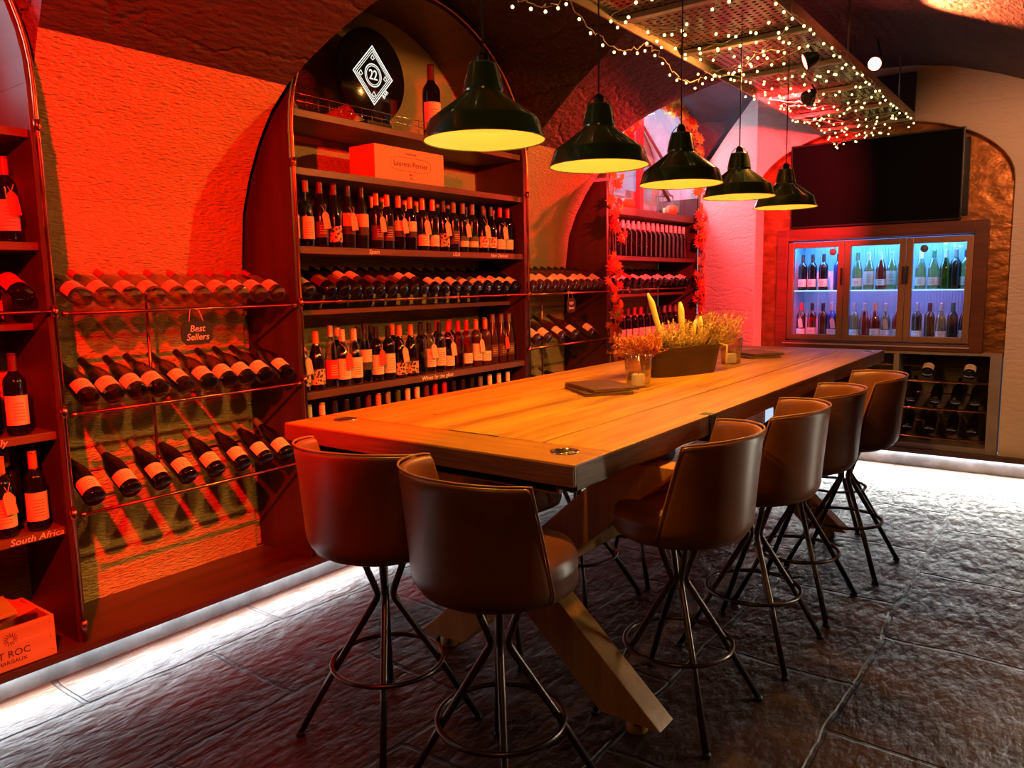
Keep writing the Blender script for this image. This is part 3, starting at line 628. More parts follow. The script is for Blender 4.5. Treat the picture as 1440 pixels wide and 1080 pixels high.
# ------------------------------------------------------------------ hanging signs
M_slate = mat('chalkboard', (.012,.012,.013), .6); M_wood_l = wood('pine_crate', (.62,.36,.16), (.45,.24,.10), rough=.55, axis='Y')
def tagsign(y, z, w, h, lines, label, size):
    t = thing('chalk_sign', label, 'sign', (XF+.045, y, z))
    pts = []
    for (cx, cy, a) in ((w, h, 0), (-w, h, 90), (-w, -h, 180), (w, -h, 270)):
        ccx = cx-math.copysign(.012, cx); ccy = cy-math.copysign(.012, cy)
        for k in range(5):
            an = RZ(a+90*k/4); q = .012*(1.5 if k in (0, 4) else 1.0); pts.append((ccx+q*math.cos(an), ccy+q*math.sin(an)))
        if a == 0: pts.append((0, h+.008))
        if a == 180: pts.append((0, -h-.008))
    MB().prism(pts, 'X', -.003, .003).build('board', M_slate, t)
    for i, l in enumerate(lines): text('lettering', l, size, M_chalk, t, (.0036, 0, h*.42-i*h*.85), (PI/2, 0, PI/2), shear=.2)
    MB().tube([(0, -.035, h), (-.01, -.02, h+.055), (-.03, .0, h+.060), (-.01, .02, h+.055), (0, .035, h)], .0015, 5).build('string', M_string, t)
tagsign(1.84, 1.318, .066, .042, ['Best', 'Sellers'], 'black chalkboard sign reading Best Sellers, hanging from the rack rail', .040)
tagsign(4.84, 1.34, .052, .045, ['Light', 'Sweet'], 'small black chalk sign hanging under the far rack rail', .030)

# ------------------------------------------------------------------ middle case top: round sign, magnum, champagne box
t = thing('round_sign', 'round black backlit sign with white diamond logo reading 22', 'sign', (-3.27, 3.125, 2.36))
zc = .305; MX = Matrix.Translation((0, 0, zc)) @ Matrix.Rotation(PI/2, 4, 'Y')
MB().lathe([(0,-.012), (.245,-.012), (.25,-.008), (.25,.008), (.245,.012), (0,.012)], 48, MX).build('disc', mat('gloss_black', (.006,.006,.007), .12), t)
MB().box(-.05, .05, -.09, .09, 0, .05).build('stand', mat('black_stand', (.01,.01,.01), .3), t)
M_logo = emis('lit_logo', (1, .97, .85), 1.15)
lg = MB(); xs = .0135
def dia(a, b, wd):
    P_ = [(0, b), (a, 0), (0, -b), (-a, 0)]
    for i in range(4):
        p, q = P_[i], P_[(i+1) % 4]; k = 1-wd
        lg.add([(xs, p[0], zc+p[1]), (xs, q[0], zc+q[1]), (xs, q[0]*k, zc+q[1]*k), (xs, p[0]*k, zc+p[1]*k), (xs+.002, p[0], zc+p[1]), (xs+.002, q[0], zc+q[1]), (xs+.002, q[0]*k, zc+q[1]*k), (xs+.002, p[0]*k, zc+p[1]*k)],
               [(0,1,2,3), (4,5,6,7), (0,1,5,4), (1,2,6,5), (2,3,7,6), (3,0,4,7)])
dia(.150, .160, .045); dia(.134, .143, .030); dia(.120, .128, .025)
for k in range(36):
    a, b = 2*PI*k/36, 2*PI*(k+1)/36
    for r0, r1 in ((.057, .063), (.048, .0515)):
        lg.add([(xs+.001, r*math.cos(q), zc+r*math.sin(q)) for q in (a, b) for r in (r0, r1)], [(0,1,3,2)])
for (dy, dz) in ((0,.098), (0,-.098), (.092,0), (-.092,0)):
    lg.tube([(xs+.001, dy-.013, zc+dz-.006), (xs+.001, dy, zc+dz+.012), (xs+.001, dy+.013, zc+dz-.006), (xs+.001, dy, zc+dz-.015)], .0022, 4, closed=True)
lg.build('diamond_logo', M_logo, t)
text('lettering', '22', .075, M_logo, t, (xs+.001, 0, zc), (PI/2, 0, PI/2), ext=.001, sx=.85)
st = text('lettering', 'BAR', .030, M_logo, t, (xs+.001, .088, zc-.088), (PI/2, 0, PI/2), ext=.001); st.rotation_euler = Euler((PI/2-0, 0, PI/2)); st.rotation_euler = (Matrix.Rotation(PI/2, 4, 'Z') @ Matrix.Rotation(PI/2, 4, 'X') @ Matrix.Rotation(RZ(48), 4, 'Z')).to_euler()
k = K(B_,'black','maroon','big',None)
bottle(k, stand(-3.19, 3.525, 2.36, RZ(-25), 1.42), 'large magnum wine bottle standing right of the round black sign', None)
# champagne box lying on the upper shelf, crate with folders bottom left
t = thing('champagne_box', 'orange champagne gift box lying on the middle case upper shelf', 'box', (-3.23, 3.27, 2.085))
M_or = mat('orange_card', (.85,.30,.14), .55); M_ink = mat('print_ink', (.07,.02,.015), .7)
MB().box(-.10, .10, -.28, .28, 0, .185).build('carton', M_or, t, bevel=.003)
for b, sz, z in (('CHAMPAGNE', .016, .155), ('Laurent-Perrier', .044, .098), ('BRUT', .014, .042), ('1812', .014, .022)):
    text('lettering', b, sz, M_ink, t, (.1008, 0, z), FX)
fr_ = []
for k in range(40):
    a = 2*PI*k/40; fr_.append((.1008, .165*math.copysign(abs(math.cos(a))**.5, math.cos(a)), .098+.037*math.copysign(abs(math.sin(a))**.6, math.sin(a))))
MB().tube(fr_, .0012, 4, closed=True).build('label_frame', M_ink, t)
t = thing('wine_crate', 'pale wooden wine crate on the base board at the bottom left corner', 'crate', (-3.20, .93, .13), RZ(0))
cr = MB(); cr.box(.12, .13, -.25, .25, .005, .16); cr.box(-.15, -.14, -.25, .25, .005, .16); cr.box(-.14, .12, .238, .25, .005, .16); cr.box(-.14, .12, -.25, -.238, .005, .16); cr.box(-.14, .12, -.238, .238, 0, .01)
cr.build('crate_body', M_wood_l, t)
nl = MB()
for z in (.03, .08, .135): nl.sphere((.1305, .235, z), .0022, 6, 4)
nl.build('nails', mat('nail_head', (.06,.05,.05), .4, .8), t)
text('lettering', 'ST ROC', .036, M_ink, t, (.1305, .10, .062), FX); text('lettering', 'MARGAUX', .020, M_ink, t, (.1305, .10, .033), FX)
em = MB()
for k in range(14):
    a = 2*PI*k/14; em.tube([(.1305, .10+.010*math.cos(a), .118+.010*math.sin(a)), (.1305, .10+.024*math.cos(a+.3), .118+.024*math.sin(a+.3))], .0012, 4)
em.build('printed_crest', M_ink, t)
for i, (dy, dz, ry, c, nm) in enumerate(((.03, .165, 4, (.70,.10,.05), 'red'), (-.02, .182, 7, (.42,.40,.10), 'olive'))):
    f = thing('menu_folder', '%s folder lying on the wooden wine crate' % nm, 'folder', (-3.20, .93+dy, .13+dz))
    f.rotation_euler = (RZ(ry), 0, RZ(12-20*i))
    MB().box(-.10, .10, -.17, .17, 0, .014).build('cover', mat('folder_'+nm, c, .5), f, bevel=.002)

# ------------------------------------------------------------------ dining table
def plank_mat():
    m = wood('table_pine', (.70,.33,.035), (.30,.105,.012), scale=.8, rough=.42, axis='Y', bump=.12, spec=.35); return m
M_tab = plank_mat(); M_tabx = wood('table_pine_cross', (.54,.23,.03), (.26,.085,.012), scale=.8, rough=.42, axis='X', bump=.12, spec=.35)
M_edge = wood('rough_sawn_edge', (.34,.18,.075), (.10,.05,.022), scale=1.6, rough=.6, axis='Y', bump=.8)
M_leg = wood('trestle_pine', (.62,.28,.05), (.42,.17,.03), scale=.7, rough=.4, axis='Z', bump=.1)
tb = thing('bar_table', 'long high pine plank table on crossed trestle legs', 'table', (-1.75, 3.80, 0))
hx0, hx1, y0_, y1_ = -.64, .64, -2.03, 2.05
def wob(mb, amp, sd):
    rr = random.Random(sd); mb.v = [(x+rr.uniform(-amp, amp) if abs(abs(x)-.64) < .01 else x, y, z+(rr.uniform(-amp, amp) if z < .95 else 0)) for x, y, z in mb.v]; return mb
def slab(x0, x1, ya, yb, m, name, nseg=1, bev=.004):
    mb = MB()
    for i in range(nseg):
        pass
    mb.box(x0, x1, ya, yb, .935, 1.0); return mb.build(name, m, tb, bevel=bev)
slab(hx0, hx1, y0_, y0_+.21, M_tabx, 'end_beam'); slab(hx0, hx1, y1_-.21, y1_, M_tabx, 'end_beam')
xs_ = [hx0, -.385, -.13, .125, .385, hx1]
for i in range(5):
    g = .0034; slab(xs_[i]+(g if i else 0), xs_[i+1]-(g if i < 4 else 0), y0_+.2135, y1_-.2135, M_tab, 'plank', bev=.003)
MB().box(-.638, .638, y0_-.004, y0_-.0004, .936, .9945).box(-.57, .57, y0_+.03, y0_+.05, .90, .9345).build('end_edge', wood('rough_end_edge', (.20,.085,.035), (.07,.03,.014), scale=1.2, rough=.6, axis='X', bump=.9), tb)
# rough side rails under the top, with the worn saw-cut lower edge
for sx_ in (-1, 1):
    rr = random.Random(3+sx_); n = 46; ys = [y0_+.012+(y1_-y0_-.024)*i/n for i in range(n+1)]; mb = MB(); vs = []; fs = []
    for i, y in enumerate(ys):
        zb = .918+rr.uniform(-.005, .006); xo = sx_*(.6408+rr.uniform(-.0004, .0006)); xi = sx_*.575
        vs += [(xo, y, .9925), (xo+sx_*.001, y, zb+.01), (xo-sx_*.012, y, zb), (xi, y, zb+.006), (xi, y, .934), (xo-sx_*.003, y, .9345)]
    for i in range(n):
        for k in range(5): fs.append((i*6+k, (i+1)*6+k, (i+1)*6+k+1, i*6+k+1))
    mb.add(vs, fs); mb.build('side_edge', M_edge, tb)
for y in (-1.96, -1.25, -.4, .5, 1.4, 1.98): MB().box(-.56, .56, y-.04, y+.04, .905, .9345).build('cross_batten', M_edge, tb)
MB().box(.60, .648, -1.08, -1.03, .90, 1.001).build('dark_joint', mat('dark_joint', (.03,.018,.012), .6), tb)
def roundel(x, y):
    r = MB().lathe([(0, .0003), (.036, .0003), (.036, .0020), (0, .0020)], 24, Matrix.Translation((x, y, 1.0))).build('roundel', mat('dark_disc', (.03,.015,.01), .25), tb)
    MB().lathe([(.036, 0), (.036, .0035), (.044, .0035), (.044, 0)], 28, Matrix.Translation((x, y, 1.0))).build('steel_ring', mat('polished_ring', (.62,.55,.45), .18, 1), r)
for x, y in ((-.49, -1.865), (.525, -1.90), (.575, 1.87), (-.55, 1.87)): roundel(x, y)
dr = random.Random(5)
ck = MB()
for (x, y, l) in ((.10, -1.816, .22), (-.27, -1.6, .02)): ck.box(x-l/2, x+l/2, y-.003, y+.002, .9998, 1.0008)
ck.build('open_joint', mat('crack_dark', (.02,.01,.006), .8), tb)
def trestle(y, cx, dx=.5):
    for s_ in (-1, 1):
        yy0 = y-.055+(.115 if s_ < 0 else 0)
        a = Vector((cx+s_*.47, .05)); b = Vector((cx-s_*.47, .90)); d = (b-a).normalized(); w = .075
        hw = w/abs(d.y) # horizontal half width at cut
        poly = [(a.x-hw, .05), (a.x+hw, .05), (b.x+hw, .900), (b.x-hw, .900)]
        # clipped outer toe as in a mitred beam
        toe = (a.x+s_*hw, .05); poly2 = []
        for p in poly: poly2.append(p)
        MB().prism([(p[0]+1.75-1.75, p[1]) for p in poly2], 'Y', yy0, yy0+.10).build('trestle_leg', M_leg, tb, bevel=.004)
        MB().lathe([(0, 0), (.036, 0), (.038, .004), (.036, .05), (0, .05)], 20, Matrix.Translation((a.x, yy0+.05, 0))).build('puck_foot', M_leg, tb)
trestle(-1.61, .15); trestle(.80, .15)
MB().box(.09, .21, -1.50, .76, .43, .53).build('stretcher_beam', M_leg, tb, bevel=.004)

# ------------------------------------------------------------------ bar stools
M_leather = mat('brown_leather', (.30,.10,.035), .34, spec=.55, noise=.35, nscale=5, bump=.12, bscale=120, bdist=.002)
M_leather_in = mat('tan_leather_piping', (.34,.15,.07), .35)
M_tube = mat('gunmetal_tube', (.16,.12,.10), .28, .95)
def make_stool():
    t = empty('bar_stool', (0,0,0))
    # cushion
    MB().lathe([(0,.645), (.175,.645), (.208,.65), (.224,.66), (.229,.68), (.2285,.715), (.2305,.721), (.2285,.727), (.227,.745), (.214,.767), (.185,.778), (0,.782)], 40).build('seat', M_leather, t)
    # wrap-round back: the back centre lies along +X (sitter faces -X)
    nA, nZ = 30, 12; A0 = RZ(96); vs = []; fs = []
    def shell(a, u, off):
        # u 0 bottom .. 1 top
        z = .632+.372*u
        f = abs(a)/A0
        r = .238+.030*(u**1.3)*(1-.25*f*f)
        if u < .16: r -= .07*(1-u/.16)**2
        z -= .030*f*f*u - .010*u
        r += off*(1 if u > .02 else .4)
        ed = max(0, f-.86)/.14
        return Vector((r*math.cos(a), r*math.sin(a), z))
    for sgn in (0, 1):
        for j in range(nZ+1):
            for i in range(nA+1):
                a = -A0+2*A0*i/nA
                u = j/nZ
                a *= (1-.22*u)     # ends slope in towards the top
                vs.append(shell(a, u, -.018 if sgn == 0 else .006))
    st = nA+1; q = (nZ+1)*st
    for j in range(nZ):
        for i in range(nA):
            fs.append((j*st+i, j*st+i+1, (j+1)*st+i+1, (j+1)*st+i)); fs.append((q+j*st+i, q+(j+1)*st+i, q+(j+1)*st+i+1, q+j*st+i+1))
    for i in range(nA):
        fs.append((nZ*st+i, nZ*st+i+1, q+nZ*st+i+1, q+nZ*st+i)); fs.append((i+1, i, q+i, q+i+1))
    for j in range(nZ):
        fs.append(((j+1)*st, j*st, q+j*st, q+(j+1)*st)); fs.append((j*st+nA, (j+1)*st+nA, q+(j+1)*st+nA, q+j*st+nA))
    bk_ = MB().add(vs, fs, True).build('backrest', M_leather, t)
    md = bk_.modifiers.new('s', 'SUBSURF'); md.levels = 1; md.render_levels = 1
    # piping along the top and the two front edges
    pp = []
    for j in range(1, nZ+1): pp.append(shell(-A0*(1-.22*j/nZ), j/nZ, .004)+Vector((0,0,.001)))
    for i in range(1, nA+1): pp.append(shell((-A0+2*A0*i/nA)*.78, 1, .005)+Vector((0,0,.003)))
    for j in range(nZ-1, 0, -1): pp.append(shell(A0*(1-.22*j/nZ), j/nZ, .004))
    MB().tube(pp, .0038, 6).build('piping', M_leather_in, t)
    MB().lathe([(0,.622), (.10,.622), (.10,.646), (0,.646)], 24).build('seat_plate', M_tube, t)
    for k in range(4):
        a = RZ(42+90*k); c, s_ = math.cos(a), math.sin(a)
        P_ = [(.080, .625), (.062, .58), (.030, .495), (.026, .478), (.030, .460), (.045, .435), (.165, .245), (.300, .012)]
        l = MB().tube([(r*c, r*s_, z) for r, z in P_], .0115, 10).build('leg', M_tube, t)
        MB().lathe([(0,0), (.016,0), (.016,.008), (.0125,.014), (0,.014)], 12, Matrix.Translation((.301*c, .301*s_, 0))).build('foot_cap', mat('black_plastic', (.012,.012,.012), .5), l)
    ring = [(.186*math.cos(2*PI*i/44), .186*math.sin(2*PI*i/44), .245) for i in range(44)]
    MB().tube(ring, .0085, 8, closed=True).build('foot_ring', M_tube, t)
    return t
proto = make_stool()
ST = [(-1.83, 1.72, -92, 'brown leather bar stool at the table near end, left of the pair', 1),
      (-1.30, 1.66, -108, 'brown leather bar stool at the table near end, right of the pair', 1),
      (-1.08, 2.40, 10, 'nearest brown leather bar stool along the table right side', 1),
      (-1.03, 3.02, 14, 'second nearest brown leather bar stool on the table right side', 1),
      (-1.02, 3.58, 14, 'third nearest brown leather bar stool on the table right side', 1),
      (-.96, 4.20, 24, 'farthest brown leather bar stool on the right side, turned out', 1),
      (-1.90, 2.50, 180, 'bar stool tucked under the table left side, behind the near trestle', .915),
      (-1.88, 3.02, 182, 'bar stool tucked under the table left side, seen between trestle and nearest right stool', .915),
      (-1.86, 3.52, 178, 'bar stool tucked under the table left side, third from the near end', .915),
      (-1.20, 4.95, 60, 'bar stool at the far right end of the table, mostly hidden', .915)]
for i, (x, y, rz, lb, sc) in enumerate(ST):
    o = proto if i == 0 else clone(proto)
    o.location = (x, y, 0); o.rotation_euler = (0, 0, RZ(rz)); o.scale = (1, 1, sc); tag(o, lb, 'bar stool', 'brown leather bar stools round the table')
    for ch in o.children:      # keep the four feet square to the table whatever way the seat is swivelled
        if ch.name.startswith('leg'): ch.rotation_euler = (0, 0, -RZ(rz)+random.uniform(-.06, .06))

# ------------------------------------------------------------------ pendants
M_green = mat('green_enamel', (.045,.095,.028), .18, coat=.6, spec=.6); M_in = mat('cream_enamel_inside', (.80,.56,.22), .5)
M_cord = mat('black_cord', (.01,.01,.01), .5)
M_bulb = emis('warm_bulb', (1, .55, .15), 20)
TZ = 2.65
def make_pendant():
    t = empty('pendant_lamp', (0,0,0))
    out = [(.1680,0), (.1675,.004), (.153,.048), (.150,.053), (.056,.122), (.053,.128), (.055,.131), (.053,.134), (.040,.196), (.036,.203), (.010,.205)]
    MB().lathe(out, 40).build('shade', M_green, t)
    MB().lathe([(.1672,.0008), (.1655,.0045), (.1512,.047), (.148,.051), (.054,.120), (.051,.128), (.030,.150), (0,.150)], 40).build('shade_lining', M_in, t)
    MB().tube([(.1680*math.cos(2*PI*i/48), .1680*math.sin(2*PI*i/48), 0) for i in range(48)], .0022, 6, closed=True).build('rim', M_green, t)
    MB().lathe([(.016,.200), (.018,.212), (.017,.226), (.009,.236), (0,.237)], 16).build('lamp_holder', M_cord, t)
    for s_ in (-1, 1):
        MB().tube([(s_*.054, 0, .131), (s_*.047, 0, .17), (s_*.037, 0, .205), (s_*.018, 0, .228)], .0018, 6).build('wire_clip', M_steel, t)
    MB().tube([(0, 0, .235), (0, 0, TZ-1.895+.02)], .0028, 6).build('cord', M_cord, t)
    MB().sphere((0, 0, .075), .028, 14, 8).build('bulb', M_bulb, t)
    return t
pend = make_pendant(); LP = [1.715, 2.34, 3.0, 3.655, 4.36]
nm = ['nearest', 'second', 'middle', 'fourth', 'farthest']
for i, y in enumerate(LP):
    o = pend if i == 0 else clone(pend)
    o.location = (-1.36, y, 1.895); o.rotation_euler = (0, 0, RZ(30)); tag(o, 'green enamel pendant lamp over the table, %s of the row' % (nm[i] if i != 1 else 'second nearest') if i != 3 else 'green enamel pendant lamp over the table, second farthest of the row', 'pendant lamp', 'green pendant lamps over the table')
    light('pendant_light', 'SPOT', (-1.36, y, 1.895+.03), 27, WARM, (-1.36, y, 0), spot_size=RZ(158), spot_blend=.35, shadow_soft_size=.03)
    light('pendant_light', 'POINT', (-1.36, y, 1.895+.012), 1.5, (1, .5, .1), shadow_soft_size=.02)

# ------------------------------------------------------------------ perforated ceiling tray with fairy lights
def perf_mat():
    m = bpy.data.materials.new('perforated_steel'); m.use_nodes = True; N, L = nt(m); b = N['Principled BSDF']
    b.inputs['Base Color'].default_value = (.20,.155,.11,1); b.inputs['Metallic'].default_value = .85; b.inputs['Roughness'].default_value = .26
    tc = N.new('ShaderNodeTexCoord'); sx = N.new('ShaderNodeSeparateXYZ'); L.new(tc.outputs['Object'], sx.inputs[0]); outs = []
    for k in (0, 1):
        a = N.new('ShaderNodeMath'); a.operation = 'MULTIPLY'; a.inputs[1].default_value = 2*PI/.036; L.new(sx.outputs[k], a.inputs[0])
        c = N.new('ShaderNodeMath'); c.operation = 'COSINE'; L.new(a.outputs[0], c.inputs[0]); outs.append(c)
    ad = N.new('ShaderNodeMath'); ad.operation = 'ADD'; L.new(outs[0].outputs[0], ad.inputs[0]); L.new(outs[1].outputs[0], ad.inputs[1])
    lt = N.new('ShaderNodeMath'); lt.operation = 'LESS_THAN'; lt.inputs[1].default_value = .9; L.new(ad.outputs[0], lt.inputs[0]); L.new(lt.outputs[0], b.inputs['Alpha'])
    return m
M_galv = mat('galvanised_bar', (.45,.38,.30), .4, .8)
TY0, TY1 = .55, 6.56; TX0, TX1 = -1.76, -1.11
tr = thing('ceiling_tray', 'long perforated steel tray hung under the vault, full of fairy lights', 'ceiling tray', ((TX0+TX1)/2, (TY0+TY1)/2, TZ))
hx = (TX1-TX0)/2; hy = (TY1-TY0)/2
MB().box(-hx, hx, -hy, hy, .030, .032).build('perforated_sheet', perf_mat(), tr)
for s_ in (-1, 1):
    MB().box(s_*hx-.004, s_*hx+.004, -hy, hy, -.005, .06).build('side_rail', M_galv, tr)
y = -hy+.02; ci = 0
while y < hy+.01:
    MB().box(-hx, hx, y-.02, y+.02, .003, .028).build('cross_bar', M_galv, tr, bevel=.003); y += .661
for (x, yy) in ((hx, 1.0), (hx, 2.4), (-hx, 1.0), (-hx, -1.4), (hx, -1.4), (-hx, 2.4)):
    MB().tube([(x, yy, .0), (x, yy, .38)], .005, 8).build('hanging_rod', M_galv, tr)
M_fairy = emis('fairy_bulb', (1, .80, .24), 5); M_wire = mat('fairy_wire', (.50,.46,.34), .5)
def fairy(path, nb, label, seed, spread=.03):
    rr = random.Random(seed); t = thing('fairy_light_string', label, 'fairy lights', path[0]); o0 = Vector(path[0]); pts = [Vector(p)-o0 for p in path]
    L_ = [0]
    for i in range(1, len(pts)): L_.append(L_[-1]+(pts[i]-pts[i-1]).length)
    fine = []; N2 = max(len(pts)*4, 60)
    def at(u):
        d = u*L_[-1]
        for i in range(1, len(pts)):
            if d <= L_[i]+1e-9:
                w = (d-L_[i-1])/max(1e-9, L_[i]-L_[i-1]); return pts[i-1].lerp(pts[i], w)
        return pts[-1].copy()
    for i in range(N2+1):
        p = at(i/N2); fine.append(p+Vector((rr.uniform(-.012, .012), rr.uniform(-.012, .012), rr.uniform(-.012, .012))))
    MB().tube(fine, .0021, 5).build('wire', M_wire, t)
    first = None
    for i in range(nb):
        p = at((i+.5)/nb); q = p+Vector((rr.uniform(-spread, spread), rr.uniform(-spread, spread), rr.uniform(-.035, -.012)))
        if first is None: first = b = MB().sphere((0,0,0), .0066, 8, 5).build('bulb', M_fairy, t)
        else: b = first.copy(); COL.objects.link(b)
        b.location = q
    return t
zt = TZ-.012
def zig(y0, y1, n, z, sag, seed):
    rr = random.Random(seed); out = []
    for i in range(n+1):
        y = y0+(y1-y0)*i/n; x = (TX0+.02 if i % 2 else TX1-.02)+rr.uniform(-.03, .03)
        out.append((x, y, z))
        if i < n:
            for k in (1, 2, 3):
                w = k/4; x2 = TX1-.02 if i % 2 else TX0+.02
                out.append((x+(x2-x)*w, y+(y1-y0)/n*w, z-sag*math.sin(PI*w)))
    return out
fairy(zig(3.5, 6.5, 12, zt, .03, 1), 95, 'dense zigzag fairy light string under the tray far end', 1)
fairy(zig(3.0, 6.45, 9, zt-.005, .05, 2), 70, 'looser fairy light string crossing under the tray far half', 2)
fairy(zig(1.4, 4.2, 5, zt, .05, 3), 42, 'sparse fairy light string under the tray near half', 3)
ed = [(TX0-.01, 1.3+i*.1, zt+.01-.10*abs(math.sin(i*.42))) for i in range(30)]
fairy(ed, 30, 'fairy light string looping down off the tray left edge', 4, .012)
ed2 = [(TX1+.012, 2.6+i*.13, zt+.03-.02*abs(math.sin(i*.9))) for i in range(31)]
fairy(ed2, 34, 'fairy light string along the tray right edge', 5, .012)
fairy([(TX0+.05, 6.50, zt), (TX0+.10, 6.52, zt-.10), (TX0+.22, 6.53, zt-.06), (TX0+.40, 6.54, zt-.02), (-1.25, 6.55, zt-.03)], 12, 'fairy lights drooping over the top of the television', 6)

# red spot lamps clamped to the tray
M_lampb = mat('lamp_body', (.02,.02,.02), .4)
def spotlamp(x, y, z, target, label, face_e):
    t = thing('spot_lamp', label, 'spot lamp', (x, y, z)); d = (Vector(target)-Vector((x, y, z))).normalized()
    q = d.to_track_quat('Z', 'Y').to_matrix().to_4x4()
    MB().lathe([(0,-.06), (.022,-.06), (.028,-.045), (.042,.0), (.046,.012), (.043,.012), (.036,.0), (0,-.004)], 20, q).build('housing', M_lampb, t)
    MB().lathe([(0,.004), (.038,.004)], 20, q).build('lens', emis('red_lens_%d' % int(face_e), (1, .10, .05), face_e), t)
    MB().tube([(0, 0, -.0), (0.03, .05, .03), (.0, .06, TZ-z if z < TZ else .16)], .005, 8).build('bracket', M_lampb, t)
for lx, tg_, lb in (((-1.02, .10, 2.52), (-3.35, 1.85, 1.62), 'red spot lamp on the tray nearest the camera'), ((-1.20, 4.05, 2.56), (-3.35, 2.9, 1.6), 'spot lamp under the tray above the middle stools'), ((-1.40, 4.85, 2.56), (-2.9, 6.9, 1.9), 'red spot lamp under the tray aimed at the white pier')):
    d_ = (Vector(tg_)-Vector(lx)).normalized(); q_ = Vector(lx)-d_*.02; spotlamp(q_.x, q_.y, q_.z, tg_, lb, 30)
spotlamp(-1.13, 5.28, 2.80, (-.2, 3.6, 2.55), 'glowing red spot lamp above the tray far right edge', 60)

# ------------------------------------------------------------------ end wall: television, cooler, wine rack
t = thing('television', 'wide black television above the bottle cooler', 'television', (-1.41, 6.72, 2.26)); t.rotation_euler = (RZ(3), 0, 0)
MB().box(-.625, .625, -.055, -.015, -.335, .335).build('housing', mat('tv_black', (.008,.008,.009), .35), t, bevel=.004)
MB().box(-.612, .612, -.0565, -.0552, -.32, .322).build('screen', mat('tv_screen', (.0015,.0015,.002), .6, spec=.05), t)
MB().box(-.60, .66, -.012, .02, -.30, .26).build('wall_bracket', MATS['tv_black'], t)
t = thing('black_panel', 'black panel above the television, behind the tray end', 'panel', (-1.42, 6.66, 2.86))
MB().box(-.30, .29, -.03, .03, -.14, .17).build('board', mat('panel_black', (.012,.010,.010), .5), t)
M_sur = wood('mahogany_surround', (.16,.045,.025), (.08,.022,.014), rough=.35, axis='X', bump=.08)
M_alu = mat('bronze_frame', (.36,.21,.13), .38, .85)
ck_ = thing('bottle_cooler', 'three door glass bottle cooler lit blue, set in a mahogany surround', 'cooler', (-1.375, 6.70, .93))
X0, X1 = -.765, .775
sr = MB(); sr.box(X0, -.675, -.02, .45, 0, .985); sr.box(.685, X1, -.02, .45, 0, .985); sr.box(-.675, .685, -.02, .45, .89, .985); sr.box(-.675, .685, -.02, .45, 0, .055)
sr.build('surround', M_sur, ck_, bevel=.004)
M_inner = mat('cooler_inside', (.55,.60,.68), .4, .3)
ib = MB(); ib.box(-.67, .68, .44, .45, .06, .885); ib.box(-.672, -.662, .04, .44, .06, .885); ib.box(.675, .683, .04, .44, .06, .885); ib.box(-.662, .675, .04, .44, .056, .064); ib.box(-.662, .675, .04, .44, .880, .888)
ib.build('cabinet_lining', M_inner, ck_)
rb = MB()
for i in range(60): rb.box(-.655+i*.0222, -.648+i*.0222, .432, .439, .07, .87)
rb.build('rear_ribs', M_inner, ck_)
MB().box(-.66, .67, .05, .43, .470, .476).build('glass_shelf', thin_glass('shelf_glass', (.7,.9,.9), .3), ck_)
MB().box(-.66, .67, .047, .05, .468, .478).build('shelf_front_edge', emis('lit_glass_edge', (.6,.95,.95), 1.2), ck_)
M_blue = emis('blue_led', (.08,.42,1.0), 9)
for (x) in (-.65, -.200, .256): MB().box(x-.004, x+.004, .046, .052, .08, .86).build('led_strip', M_blue, ck_)
MB().box(-.65, .66, .06, .068, .866, .872).build('led_strip', M_blue, ck_)
light('cooler_light', 'AREA', (-1.37, 6.80, 1.80), 16, (.10,.42,1.0), (-1.37, 7.0, 1.3), shape='RECTANGLE', size=1.25, size_y=.04)
light('cooler_light', 'AREA', (-1.37, 6.80, 1.385), 2.2, (.50,.25,1.0), (-1.37, 6.98, 1.0), shape='RECTANGLE', size=1.25, size_y=.04)
M_dglass = thin_glass('door_glass', (.93,.96,1), .05)
for i, (a, b) in enumerate(((-.672, -.226), (-.222, .228), (.232, .682))):
    d = MB(); w = .046
    za, zb = .066, .876
    d.box(a, a+w, -.012, .03, za, zb); d.box(b-w, b, -.012, .03, za, zb); d.box(a+w, b-w, -.012, .03, zb-w, zb); d.box(a+w, b-w, -.012, .03, za, za+w)
    dr_ = d.build('door', M_alu, ck_, bevel=.003)
    MB().box(a+w, b-w, .004, .010, za+w, zb-w).build('door_glass', M_dglass, dr_)
    hxp = b-.012 if i != 2 else a+.012
    MB().box(hxp-.008, hxp+.008, -.034, -.0125, .52, .66).build('handle', mat('handle_dark', (.06,.035,.025), .3, .6), dr_, bevel=.003)
    sk = MB().lathe([(0,0), (.028,0), (.028,.001), (0,.001)], 20, Matrix.Translation((b-w-.045 if i != 2 else a+.12, .0035, .79)) @ Matrix.Rotation(PI/2, 4, 'X')).build('round_sticker', mat('sticker_grey', (.16,.16,.18), .4), dr_) if i != 1 else None
MB().box(-.70, .69, -.030, -.021, .030, .040).build('sill_strip', mat('pale_sill', (.6,.5,.5), .4, .5), ck_)
def face_front(x, y, z, rz=0, s=1): return stand(x, y, z, -PI/2+rz, s)
cx0 = -1.375
up_l = [(-.60,K(B_,'black','black','low',None)), (-.52,K(B_,'black','black','low',None)), (-.43,K(B_,'black','black','low',None)), (-.31,K(B_,'blue','black',None,None)),
        (-.16,K(U_,'clear','green','low',None)), (-.07,K(U_,'clear','silver','big',None)), (.02,K(U_,'rose','silver','neck',None)), (.10,K(U_,'clear','silver','big',None)), (.18,K(B_,'clear','red','low',None)),
        (.31,K(U_,'clear','cream','low',None)), (.40,K(U_,'clear','green','low',None)), (.48,K(U_,'olive','silver',None,None)), (.55,K(B_,'dark','grey',None,None)), (.62,K(B_,'clear','black','low',None))]
